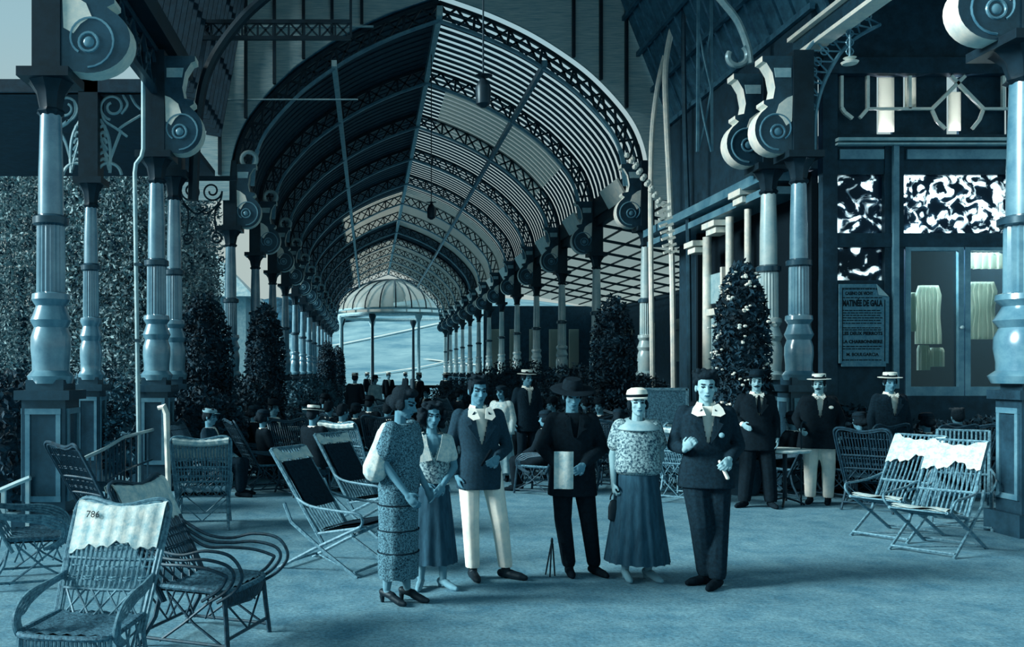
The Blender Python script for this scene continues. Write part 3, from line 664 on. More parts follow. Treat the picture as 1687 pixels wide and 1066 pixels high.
scrollwork('iron spiral hanging under the porch roof right of the slim column', 0, Yp, [sp2(186, 176, 7, 22, 2, 1.4), sm([(166, 178), (172, 198), (192, 212), (210, 225)]), sm([(232, 190), (205, 206), (195, 214)]), sm([(206, 135), (203, 155), (210, 172), (200, 188)]), sm([(222, 132), (214, 150), (222, 170), (232, 180)])], .022, 'iron_light')
Yp = 16.5
scr = []
for s_ in (-1, 1):
    c0 = 332+s_*17
    scr += [sp2(c0, 315, 4, 17, 0 if s_ < 0 else pi, 1.5*s_), sm([(332+s_*34, 315), (332+s_*30, 332), (332+s_*10, 352), (332-s_*6, 345)]), sp2(332+s_*24, 393, 3, 10, 0, 1.3*s_), sm([(332+s_*24, 383), (332+s_*22, 350), (332+s_*32, 335)])]
scrollwork('pair of iron spirals in the gap left of the first gallery column', 0, Yp, scr, .018, 'iron_dark')
b = MB(); b.box((xx(332, Yp), Yp, zz(294, Yp)), (1.3, .06, .08)); tag(b.build('iron_crossbar', 'iron_dark'), 'flat iron crossbar above the paired spirals', 'bar')
dp = thing('drainpipe', 'thin pale drainpipe with a kink, running down left of the double column', 'pipe', (xx(228, 13.2), 13.2, 0))
b = MB(); off = dp.location.copy(); b.tube([p-off for p in [at(236, 120, 13.2), at(236, 245, 13.2), at(233, 258, 13.2), at(224, 270, 13.2), at(222, 285, 13.2), at(228, 690, 13.2), at(229, 811, 13.2)]], .032, 8); b.build('pipe', 'iron_light', dp)
for z_ in (3.3, 2.2): b = MB(); b.box((0, 0, z_), (.1, .1, .04)); b.build('bracket', 'iron', dp)
# ---- trees outside on the left
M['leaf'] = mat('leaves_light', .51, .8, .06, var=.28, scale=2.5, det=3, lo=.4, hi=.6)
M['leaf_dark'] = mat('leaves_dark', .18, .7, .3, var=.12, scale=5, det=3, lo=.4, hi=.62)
M['bark'] = mat('bark', .22, .9, .1, var=.08, scale=8)
def leaves(mb, c, r, n_, size, seed, shell=.55):
    rnd = random.Random(seed)
    for _ in range(n_):
        while True:
            v = Vector((rnd.uniform(-1, 1), rnd.uniform(-1, 1), rnd.uniform(-1, 1)))
            if shell < v.length < 1: break
        p = Vector((c[0]+v.x*r[0], c[1]+v.y*r[1], c[2]+v.z*r[2]))
        a = Vector((rnd.gauss(0, 1), rnd.gauss(0, 1), rnd.gauss(0, 1))).normalized(); b_ = a.cross(Vector((rnd.gauss(0, 1), rnd.gauss(0, 1), rnd.gauss(0, 1)))).normalized()
        s_ = size*rnd.uniform(.6, 1.3)
        mb.add([p-a*s_, p+b_*s_*.45, p+a*s_, p-b_*s_*.45], [(0, 1, 2, 3)])
tg = 'leafy trees outside beyond the porch'
tr = thing('garden_tree', 'dense leafy tree filling the gap at the left edge behind the stout column', 'tree', (-9.4, 24.5, 0), group=tg)
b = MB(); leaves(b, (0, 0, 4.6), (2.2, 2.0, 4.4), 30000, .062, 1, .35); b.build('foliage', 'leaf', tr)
b = MB(); b.tube([(0, 0, 0), (.1, 0, 1.5), (0, .1, 4.5)], [.2, .16, .08], 8); b.build('trunk', 'bark', tr)
for k, (x, y, z, lb) in enumerate(((-7.2, 26, 0, 'dense leafy tree seen between the stout column and the slim porch column'), (-5.9, 23.5, .5, 'dense leafy tree seen left of the thin drainpipe'), (-11.4, 28, 0, 'leafy tree furthest left behind the porch'), (-6.9, 29.5, 1.1, 'leafy tree seen through the gap between drainpipe and double column'))):
    dup(tr, (x, y, 0), z, lb)
tr = thing('garden_tree', 'pale leafy tree behind the paired iron spirals', 'tree', (-7.0, 33.5, 0), group=tg)
b = MB(); leaves(b, (0, 0, 4.4), (1.5, 1.5, 4.2), 18000, .062, 2, .35); b.build('foliage', 'leaf', tr)
b = MB(); b.tube([(0, 0, 0), (.1, 0, 1.5), (0, .1, 4.5)], [.2, .16, .08], 8); b.build('trunk', 'bark', tr)
# ================================================================== FURNITURE AND PLANTS
M['cane'] = mat('wicker_cane', .50, .5, .4, var=.14, scale=30)
M['cane_dark'] = mat('dark_cane', .20, .5, .4, var=.10, scale=30)
M['weave'] = mat('woven_wicker', .40, .65, .3, var=.16, scale=45, bump=.4)
M['cloth'] = mat('white_cloth', .83, .9, .1, var=.08, scale=18, bump=.25)
M['cloth_dim'] = mat('grey_cloth', .66, .9, .2, var=.08, scale=12, bump=.2)
def sheetstrip(mb, grid):
    o = len(mb.v); r = len(grid); c_ = len(grid[0])
    for row in grid: mb.v += [tuple(p) for p in row]
    for i in range(r-1):
        for j in range(c_-1): mb.face([o+i*c_+j, o+i*c_+j+1, o+(i+1)*c_+j+1, o+(i+1)*c_+j])
def bk(u, z):   # back plane of the armchair: u across, z height
    t = (z-.36)/.66; return Vector((u*(1+.10*t), .20+.34*t+.03*t*t-.03*(1-(u/.27)**2), z))
def armchair(name, label, loc, rz, cover='cloth', group='wicker armchairs on the sandy floor', number=None, cane='cane', seatm='weave', loose=False):
    t = thing(name, label, 'chair', loc, rz, group)
    b = MB()
    for o_ in (0, .022): b.tube(spline([bk(-.27-o_, .30), bk(-.275-o_, .6), bk(-.275-o_, .9), bk(-.26-o_, 1.0+o_), bk(-.20, 1.03+o_), bk(0, .99+o_), bk(.20, 1.03+o_), bk(.26+o_, 1.0+o_), bk(.275+o_, .9), bk(.275+o_, .6), bk(.27+o_, .30)], 5), .014, 6)
    b.tube([bk(-.27, .70), bk(0, .70), bk(.27, .70)], .012, 6); b.tube([bk(-.27, .53), bk(0, .53), bk(.27, .53)], .012, 6)
    b.build('back_frame', cane, t)
    b = MB()
    for i in range(17):
        u = -.245+.49*i/16; b.tube([bk(u, .54), bk(u, .75), bk(u, .99-.0*abs(u))], .0085, 5)
    for z in (.585, .60, .66, .78, .80, .92): b.tube([bk(-.26+.52*i/12, z)+Vector((0, .008*(-1)**i, 0)) for i in range(13)], .006, 5)
    for i in range(6):
        u = -.25+.5*i/5
        b.tube([bk(u, .37), bk(min(.25, u+.13), .53)], .008, 5); b.tube([bk(u, .37), bk(max(-.25, u-.13), .53)], .008, 5)
    for i in range(5): b.tube([bk(-.2+.1*i, .36), bk(-.2+.1*i, .53)], .006, 5)
    b.build('back_weave', cane, t)
    b = MB(); n_ = 13
    for sz in (.40, ):
        top = [[Vector((-.27+.54*j/n_, -.27+.50*i/10, sz-.025*sin(pi*j/n_)*sin(pi*i/10)-.03*(1-i/10)*0+.012*(j % 2))) for j in range(n_+1)] for i in range(11)]
        sheetstrip(b, top); sheetstrip(b, [[p-Vector((0, 0, .03)) for p in r] for r in top])
    b.tube(spline([(-.27, .22, .40), (-.28, -.1, .40), (-.26, -.27, .395), (0, -.30, .39), (.26, -.27, .395), (.28, -.1, .40), (.27, .22, .40)], 5), .018, 6)
    b.build('seat', seatm, t)
    b = MB()
    for i in range(22):
        u = -.26+.52*i/21; y = -.30+.05*(u/.26)**2; b.tube([(u, y, .385), (u+.008, y-.012, .345), (u, y, .30)], .011, 5)
    b.tube([(-.27, -.255, .30), (0, -.305, .295), (.27, -.255, .30)], .012, 6)
    for s_ in (-1, 1):
        for i in range(6):
            y = -.2+.36*i/5; b.tube([(s_*.275, y, .39), (s_*.275, y+.07*(-1)**i, .22)], .007, 5)
    b.build('apron', cane, t)
    for s_ in (-1, 1):
        b = MB()
        for k in range(3 if loose else 4):
            o_ = k*.02
            if loose: q = k*.055; b.tube(spline([bk(s_*.275, .74-q), (s_*.30, .20, .64-q*.8), (s_*.32, .02, .62-q*.6), (s_*.33, -.16, .66-q), (s_*.335, -.34+q*.4, .64-q*1.1), (s_*.33, -.42+q, .53-q*.3), (s_*.31, -.36+q, .42), (s_*.285, -.22+q, .33)], 7), .011, 6)
            else: b.tube(spline([bk(s_*.275, .62-o_*.4), (s_*(.30+o_*.3), .15, .60-o_*.6), (s_*(.31), -.05, .59-o_), (s_*(.31), -.19+o_, .55-o_), (s_*.305, -.26+o_, .47), (s_*.29, -.24+o_, .38), (s_*.28, -.12+o_, .31)], 6), .012, 6)
        b.build('armrest', cane, t)
    for s_ in (-1, 1):
        b = MB(); b.tube([(s_*.27, -.26, .40), (s_*.275, -.28, .2), (s_*.29, -.30, 0)], .016, 6); b.tube([(s_*.27, -.2, .36), (s_*.28, .02, .18), (s_*.285, .2, .05)], .009, 5); b.build('leg', cane, t)
        b = MB(); b.tube([bk(s_*.27, .36), (s_*.275, .24, .2), (s_*.29, .36, 0)], .016, 6); b.tube([(s_*.27, .15, .36), (s_*.28, -.05, .18), (s_*.285, -.27, .05)], .009, 5); b.build('leg', cane, t)
    b = MB()
    for y, z in ((-.288, .10), (.32, .10)):
        b.tube([(-.28, y, z), (.28, y, z)], .011, 6); b.tube([(-.27, y*.9, .34), (.0, y, z), (.27, y*.9, .34)], .008, 5)
    for s_ in (-1, 1): b.tube([(s_*.285, -.29, .06), (s_*.285, .33, .06)], .011, 6)
    b.build('stretcher', cane, t)
    if cover:
        b = MB(); random.seed(4); g = []
        prof = [(.99, .030), (.97, .035), (.985, .055), (1.02, .05), (1.045, .01), (1.035, -.03), (1.0, -.04), (.94, -.034), (.88, -.03), (.83, -.028), (.80, -.028)]
        m_ = 22
        for (z, o_) in prof[1:]:
            row = []
            for j in range(m_+1):
                u = -.275+.55*j/m_; zz_ = z-.03*(1-(abs(u)/.27)**1.5)*(z > .95)
                if z <= .84: zz_ = z-.03+.025*sin(u*9+1.2)+.012*sin(u*31)+.012*sin(u*77)
                p = bk(u*.985, min(zz_, 1.03)); row.append(Vector((p.x, p.y+o_+.006*sin(j*1.9), zz_)))
            g.append(row)
        sheetstrip(b, g); sheetstrip(b, [[p+Vector((0, .008 if i > 3 else -.008, -.004)) for p in r] for i, r in enumerate(g)])
        o_ = b.build('headrest_cover', cover, t)
        if number:
            q = text(number, 0, 0, .062, o_, 'ink', 0, name='number'); p = bk(-.15, .955); q.location = (p.x, p.y-.052, .962); q.rotation_euler = (-.36, 0, 0)
            q['label'] = 'dark painted number on the white cover'
    return t
def back_cushion(t):
    b = MB(); g = [[lk_(u*.22, s)+Vector((0, -.03-.02*sin(pi*(u+1)/2), .01)) for u in [-1+.2*i for i in range(11)]] for s in [.30+.06*i for i in range(10)]]; sheetstrip(b, g); sheetstrip(b, [[p+Vector((0, .02, -.01)) for p in r] for r in g]); b.build('back_cushion', 'navy', t)['label'] = 'dark back cushion'
    b = MB(); g = [[Vector((-.24+.48*j/10, .0-.44*i/8, .365+.09*i/8+(.02 if 0 < i < 8 else 0))) for j in range(11)] for i in range(9)]; sheetstrip(b, g); sheetstrip(b, [[p-Vector((0, 0, .02)) for p in r] for r in g]); b.build('seat_cushion', 'navy', t)['label'] = 'dark seat cushion'
def lk_(u, s): return Vector((u, .02+s*.50, .33+s*.72))       # back plane of the folding chair, s 0..1
def folding(name, label, loc, rz, cover='cloth', group='reclining folding cane chairs', seat_cover=True, slat='cane', low=0):
    t = thing(name, label, 'chair', loc, rz, group)
    b = MB()
    for s_ in (-1, 1): b.tube(spline([lk_(s_*.25, -.12), lk_(s_*.255, .5), lk_(s_*.26, 1.0)], 4), .018, 6)
    for s in (.0, .33, 1.0): b.tube([lk_(-.25, s), lk_(.25, s)], .014, 6)
    b.build('back_frame', 'cane', t)
    b = MB()
    for i in range(11): u = -.215+.43*i/10; b.tube([lk_(u, 0), lk_(u, .5)+Vector((0, .015, -.01)), lk_(u, 1)], .010, 5)
    b.build('back_slats', slat, t)
    b = MB()
    for i in range(9): y = .0-.46*i/8; b.bar((-.25, y, .34+.09*i/8), (.25, y, .34+.09*i/8), .035, .012)
    for s_ in (-1, 1): b.tube([(s_*.25, .04, .33), (s_*.25, -.47, .43)], .016, 6)
    b.build('seat', 'cane', t)
    if seat_cover:
        b = MB(); g = [[Vector((-.24+.48*j/10, -.02-.44*i/8, .362+.09*i/8+.012*sin(j*.9+i)+(.02 if 0 < i < 8 else 0))) for j in range(11)] for i in range(9)]
        sheetstrip(b, g); sheetstrip(b, [[p-Vector((0, 0, .02)) for p in r] for r in g]); b.build('seat_pad', 'cloth_dim' if cover != 'cloth' else 'cloth', t)
    for s_ in (-1, 1):
        b = MB(); b.tube([(s_*.27, -.42, .43), (s_*.275, .05, .2), (s_*.28, .42, 0)], .017, 6); b.build('leg', 'cane', t)
        b = MB(); b.tube([(s_*.285, -.40, 0), (s_*.28, -.05, .2), (s_*.28, .28, .42), (s_*.275, .36, .58)], .017, 6); b.build('leg', 'cane', t)
        b = MB(); b.tube(spline([lk_(s_*.265, .42), (s_*.31, .06, .58), (s_*.32, -.2, .56), (s_*.32, -.42, .55), (s_*.30, -.46, .49), (s_*.27, -.42, .43)], 5), .013, 6); b.build('armrest', 'cane', t)
    b = MB(); b.tube([(-.28, -.36, .04), (.28, -.36, .04)], .012, 6); b.tube([(-.28, .38, .04), (.28, .38, .04)], .012, 6); b.tube([(-.28, -.38, .03), (.28, .36, .03)], .009, 5)
    b.build('stretcher', 'cane', t)
    if cover:
        b = MB(); g = []
        for (s, o_) in ((.93, -.026), (.9, -.028), (.8, -.03), (.70, -.03), (.62, -.03)):
            row = []
            for j in range(19):
                u = -.265+.53*j/18; ss = s
                if s < .67: ss = s+.05*sin(u*11+.8)+.03*sin(u*27)+.02*sin(u*70)
                if s > .92: ss = s+.06*min(1, (abs(u)/.2)**3)-.01+.012*sin(u*50)
                if low: ss = max(ss, low+.012*sin(u*40))
                p = lk_(u, ss); row.append(p+Vector((0, o_*.8+.006*sin(j*1.7), -o_*.55)))
            g.append(row)
        sheetstrip(b, g); sheetstrip(b, [[p+Vector((0, .007, -.004)) for p in r] for i, r in enumerate(g)]); b.build('headrest_cover', cover, t)
    return t
def gp(px, Y): return (xx(px, Y), Y, 0)
A1 = armchair('wicker_armchair', 'wicker armchair with numbered white cover in the near left corner, facing us', (xx(140, 5.0), 5.0, 0), -.14, number='786'); A1.scale = (.93,)*3
A2 = armchair('wicker_armchair', 'dark wicker armchair turned right with looping arms, beside the numbered one in front', gp(345, 5.95), 1.22, cane='cane_dark', loose=True); A2.scale = (.98,)*3
A3 = armchair('wicker_armchair', 'wicker armchair seen from behind, alone at left before a seated man in a cap', gp(336, 10.35), pi+.12)
A9 = dup(A3, gp(60, 7.6), 1.9, 'wicker armchair cut by the left edge at the foot of the stout pedestal')
AD = armchair('wicker_armchair', 'dark wicker armchair with hooped arms by the stair rail behind the numbered chair', gp(186, 9.3), 2.4, cover=None, cane='cane_dark')
C4 = folding('folding_chair', 'reclining cane chair with dark cushions, left of the woman in the tucked dress', gp(552, 8.15), 1.05, seat_cover=False, low=.84)
back_cushion(C4)
C6 = folding('folding_chair', 'reclining cane chair with white covers, left one of the two empty chairs at right', (xx(1478, 9.7), 9.7, 0), -.98)
C7 = dup(C6, (xx(1545, 8.95), 8.95, 0), -.92, 'reclining cane chair with white covers, nearer one of the two empty chairs at right')
C5 = dup(C4, gp(602, 10.0), .9, 'reclining cane chair behind the one left of the woman in the tucked dress')
C8 = folding('folding_chair', 'bare reclining cane chair standing behind the two white-covered ones at right', gp(1585, 10.4), -.6, cover=None, seat_cover=False)
# chairs further back
bgp = [(455, 15.2, .8, 'dark'), (505, 17.5, -.5, 'dark'), (590, 13.2, 2.6, 'pale'), (560, 15.5, 1.4, 'pale'), (625, 19.5, 2.9, 'dark'), (500, 13.0, .5, 'dark'),
       (905, 16.5, -1.2, 'dark'), (945, 14.6, -2.4, 'dark'), (985, 16.0, -.8, 'dark'), (1020, 13.6, 2.8, 'dark'), (1075, 13.0, -2.7, 'pale'), (1135, 12.2, 2.4, 'pale'), (1140, 14.0, -2.0, 'dark'), (1300, 12.8, -2.6, 'dark'), (1440, 11.6, 2.4, 'dark'), (1630, 12.4, -2.8, 'dark'),
       (660, 23, 1.0, 'dark'), (700, 26, -1.0, 'dark'), (760, 24, 2, 'dark'), (800, 22, -2, 'dark'), (840, 19, 2.5, 'dark')]
wh = {455: 'before the first gallery column', 420: 'among the dark bushes left of the gallery', 505: 'in the second line of chairs left of the gallery', 590: 'with a pale head cover, just behind the woman in the tucked dress', 560: 'with a pale head cover behind the seated man in a boater', 625: 'half hidden behind the curly-haired girl', 500: 'under the seated man in a straw boater',
      905: 'left of the black-clad man at the back', 945: 'straight behind the black-clad man', 985: 'between the black-clad man and the woman with a headband, at the back', 1020: 'behind the left shoulder of the woman with a headband', 1075: 'with a pale cover, left behind the woman with a headband', 1135: 'with a pale cover, before the pale wicker screen', 1140: 'behind the young man in the dark suit', 1300: 'between the moustached man and the man in white trousers', 1405: 'under the theatre poster', 1515: 'below the left glass door of the hall', 1440: 'in front of the standing man with a boater at right', 1580: 'below the right glass door of the hall', 1630: 'beside the pale right-hand column',
      660: 'deep in the gallery, left of the middle aisle', 700: 'deep in the gallery near the middle aisle', 760: 'deep in the gallery behind the young man in white trousers', 800: 'deep in the gallery right of the aisle', 840: 'deep in the gallery behind the couple in the middle'}
first = {}
for px, Y, rz, kind in bgp:
    lb = ('dark' if kind == 'dark' else 'pale')+' wicker armchair '+wh[px]
    if kind == 'dark': o = dup(AD, gp(px, Y), rz, lb)
    else: o = dup(A3, gp(px, Y), rz, lb)
    o['group'] = 'wicker armchairs further back'
# tall hooded chair back / pale board behind
b = thing('wicker_screen', 'pale wicker screen standing behind the chairs right of the woman with a headband', 'screen', gp(1096, 13.4))
p = MB(); p.box((0, 0, .82), (.62, .03, 1.30)); p.build('panel', 'weave', b); p = MB()
for s_ in (-.32, .32): p.bar((s_, 0, 0), (s_, 0, 1.50), .04)
p.bar((-.32, 0, 1.49), (.32, 0, 1.49), .04); p.bar((-.32, 0, .17), (.32, 0, .17), .04); p.build('frame', 'cane', b)
# small table with a white cloth behind the moustached man
def table(label, loc, top='cloth'):
    t = thing('round_table', label, 'table', loc)
    b = MB(); b.lathe((0, 0, 0), [(.70, .30), (.72, .32), (.735, .32), (.74, .3)], 24); b.build('tabletop', top, t)
    b = MB(); b.lathe((0, 0, 0), [(.70, .03), (.3, .025), (.06, .03)], 10); b.build('stem', 'iron_dark', t)
    for i in range(3):
        a = 2*pi*i/3; b = MB(); b.tube([(0, 0, .1), (.15*cos(a), .15*sin(a), .06), (.26*cos(a), .26*sin(a), 0.012)], .014, 6); b.build('foot', 'iron_dark', t)
    return t
T1_ = table('small round white-topped cafe table between the moustached man and the man in white trousers', gp(1293, 11.9))
dup(T1_, gp(480, 16.4), 0, 'small round white-topped cafe table among the dark chairs left of the gallery')
# ---- stair rail at left
rl = thing('stair_rail', 'thin iron stair rail sloping up from the stout pedestal to the double column', 'railing', (-2.9, 11.4, 0))
a0, a1, a2 = at(128, 760, 10.4), at(175, 738, 11.2), at(205, 720, 11.6); a3 = at(252, 708, 13.0); off = rl.location.copy()
b = MB(); b.tube([p-off for p in (a0, a1, a2, a3)], .022, 6); b.build('handrail', 'iron_light', rl)
b = MB(); b.tube([p-off-Vector((0, 0, .42)) for p in (a0, a1, a2, a3)], .016, 6); b.build('lower_rail', 'iron', rl)
for p, q in ((a0, a1), (a1, a2), (a2, a3)):
    for k in range(5):
        r_ = p+(q-p)*k/5-off; b = MB(); b.bar((r_.x, r_.y, 0), r_, .025); b.build('baluster', 'iron', rl)
b = MB(); b.tube([at(0, 808, 9.5), at(30, 795, 9.5), at(50, 787, 9.5)], .03, 6); b.bar(at(6, 806, 9.5), (at(6, 806, 9.5).x, 9.5, 0), .04); b.bar(at(46, 790, 9.5), (at(46, 790, 9.5).x, 9.5, 0), .04)
tag(b.build('hand_rail', 'iron_light'), 'short pale handrail at the left edge beside the stout pedestal', 'railing')
p_ = at(272, 670, 12.6); b = MB(); b.tube([(p_.x-.10, 12.6, p_.z-.02), (p_.x-.02, 12.6, p_.z), (p_.x+.02, 12.6, p_.z-.1), (p_.x+.05, 12.6, 0)], [.03, .05, .045, .035], 8)
tag(b.build('white_post', 'white'), 'short white post with a hooked top before the double column', 'post')  # white strip stands in for the lit edge of the pedestal
# ---- plants
def potted(name, label, loc, rz, htop, rad, hb, n_, seed, group=None, blossoms=0, m='leaf_dark'):
    t = thing(name, label, 'plant', loc, rz, group)
    b = MB(); b.lathe((0, 0, 0), [(0, .22), (.05, .24), (.42, .30), (.46, .33), (.5, .33), (.5, .28), (.44, .26)], 18); b.build('tub', 'wood_dark', t)
    b = MB(); b.tube([(0, 0, .4), (.02, .02, hb), (0, 0, htop-.3)], [.05, .045, .02], 7); b.build('trunk', 'bark', t)
    b = MB(); hh = (htop-hb)/2; leaves(b, (0, 0, hb+hh), (rad, rad, hh), n_*2, .05, seed, .2); leaves(b, (0, 0, hb+hh*.4), (rad*1.1, rad*1.1, hh*.75), n_, .05, seed+9, .2)
    b.ell((0, 0, hb+hh), (rad*.62, rad*.62, hh*.75)); b.build('foliage', m, t)
    if blossoms:
        rnd = random.Random(seed); b = MB()
        for _ in range(blossoms):
            a = rnd.uniform(0, 2*pi); z = hb+.25+rnd.random()*(hh*1.7); k = math.sqrt(max(0, 1-((z-hb-hh)/hh)**2))
            a = rnd.gauss(-2.3, .9); q_ = rnd.uniform(.98, 1.15); p = Vector((rad*q_*k*cos(a), rad*q_*k*sin(a), z)); s_ = rnd.uniform(.016, .032)
            for u in range(3): b.ell(p+Vector((rnd.gauss(0, s_*1.2), rnd.gauss(0, s_), rnd.gauss(0, s_))), (s_, s_, s_*.7), n=6, k=4)
        b.build('blossom', 'white', t)
    return t
pg = 'round-headed trees in tubs'
potted('potted_tree', 'tall dark round-headed tub tree between the double column and the first gallery column', gp(337, 16.0), 0, 3.15, .52, .55, 3600, 21, pg)
T2 = potted('potted_tree', 'dark round-headed tub tree just right of the first left gallery column', gp(437, 19.5), .6, 3.22, .44, .60, 3000, 31, pg)
potted('potted_shrub', 'tall dark shrub with scattered white blossoms before the side wall right of the gallery', gp(1222, 13.0), 0, 3.35, .40, .6, 3400, 41, pg, 34)
dup(T2, gp(1010, 17.2), 1.4, 'big dark tub tree under the right aisle behind the woman with a headband')
dup(T2, gp(538, 38), 2.2, 'small tub tree deep in the left row of the gallery, nearer of two', scale=.95); dup(T2, gp(556, 46), 3.2, 'small tub tree deep in the left row of the gallery, further of two', scale=.95)
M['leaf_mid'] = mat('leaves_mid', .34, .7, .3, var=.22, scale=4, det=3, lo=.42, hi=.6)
def shrub(label, px, Y, rx, rz_, h, n_, seed, m='leaf_dark', size=.07):
    t = thing('garden_shrub', label, 'shrub', gp(px, Y), group='dark shrubs behind the left columns')
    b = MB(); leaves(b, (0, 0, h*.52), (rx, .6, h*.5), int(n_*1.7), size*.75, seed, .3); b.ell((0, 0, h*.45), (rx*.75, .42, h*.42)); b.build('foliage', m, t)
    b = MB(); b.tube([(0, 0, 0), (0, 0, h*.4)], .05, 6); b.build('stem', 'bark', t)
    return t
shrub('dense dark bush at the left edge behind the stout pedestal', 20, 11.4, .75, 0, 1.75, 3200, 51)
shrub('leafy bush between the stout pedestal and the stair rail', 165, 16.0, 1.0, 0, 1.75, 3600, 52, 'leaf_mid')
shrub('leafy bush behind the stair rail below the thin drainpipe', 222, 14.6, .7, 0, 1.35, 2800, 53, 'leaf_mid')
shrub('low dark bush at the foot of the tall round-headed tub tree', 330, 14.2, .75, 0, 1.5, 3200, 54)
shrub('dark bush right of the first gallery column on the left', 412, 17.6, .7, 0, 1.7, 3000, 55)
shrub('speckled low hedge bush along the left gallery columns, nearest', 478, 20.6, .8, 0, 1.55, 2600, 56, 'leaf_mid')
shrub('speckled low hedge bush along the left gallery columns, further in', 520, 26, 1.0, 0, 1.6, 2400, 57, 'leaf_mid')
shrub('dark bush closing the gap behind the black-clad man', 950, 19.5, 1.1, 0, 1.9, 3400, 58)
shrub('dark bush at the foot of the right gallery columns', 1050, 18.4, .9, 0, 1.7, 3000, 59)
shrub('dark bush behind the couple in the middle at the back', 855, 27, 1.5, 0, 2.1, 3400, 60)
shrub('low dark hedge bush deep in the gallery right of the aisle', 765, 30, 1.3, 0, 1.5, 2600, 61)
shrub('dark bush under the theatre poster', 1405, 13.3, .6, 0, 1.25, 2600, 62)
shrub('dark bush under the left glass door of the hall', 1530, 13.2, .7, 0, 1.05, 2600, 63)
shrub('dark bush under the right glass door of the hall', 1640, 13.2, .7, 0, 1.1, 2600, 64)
# ================================================================== PEOPLE
M['skin'] = mat('skin', .72, .8, .12, var=.02, scale=10)
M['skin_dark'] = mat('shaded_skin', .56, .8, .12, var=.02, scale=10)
M['eye'] = mat('eyes_and_brows', .14, .9, .05); M['lip'] = mat('lips', .44, .8, .1)
M['hair'] = mat('dark_hair', .07, .8, .12, var=.05, scale=60, bump=.5)
M['jacket'] = mat('dark_blue_wool', .21, .9, .2, var=.05, scale=50)
M['skirt'] = mat('slate_skirt', .30, .9, .2, var=.05, scale=25, stretch=(1, 1, .2))
M['pattern'] = mat('speckled_dress', .40, .9, .1, var=.20, scale=85, det=2, lo=.38, hi=.62)
M['blouse'] = mat('printed_blouse', .54, .9, .1, var=.24, scale=48, det=2, lo=.38, hi=.62)
M['straw'] = mat('pale_straw', .90, .7, .3, var=.04, scale=40)
M['stock'] = mat('pale_stockings', .60, .7, .3)
M['pale_dress'] = mat('pale_dress', .72, .9, .2, var=.06, scale=10)
def remesh(mb, name, mats, parent, voxel, it=2, cut=None, paint=None, zmin=None):
    mats = mats if isinstance(mats, (list, tuple)) else [mats]
    o = mb.build('tmp', mats[0])
    md = o.modifiers.new('r', 'REMESH'); md.mode = 'VOXEL'; md.voxel_size = voxel
    if it:
        sm_ = o.modifiers.new('s', 'SMOOTH'); sm_.factor = .5; sm_.iterations = it
    bpy.context.view_layer.update(); dg = bpy.context.evaluated_depsgraph_get()
    me = bpy.data.meshes.new_from_object(o.evaluated_get(dg)); old = o.data
    bpy.data.objects.remove(o); bpy.data.meshes.remove(old)
    me.name = name; me.materials.clear()
    for k in mats: me.materials.append(M[k])
    if cut:
        bm = bmesh.new(); bm.from_mesh(me); kill = [f for f in bm.faces if cut(f.calc_center_median())]
        bmesh.ops.delete(bm, geom=kill, context='FACES'); bm.to_mesh(me); bm.free()
    if paint:
        for p in me.polygons: p.material_index = paint(p.center)
    if zmin is not None:
        for v in me.vertices: v.co.z = max(v.co.z, zmin)
    me.shade_smooth()
    q = bpy.data.objects.new(name, me); COL.objects.link(q); q.parent = parent
    return q
def V3(*a): return Vector(a)
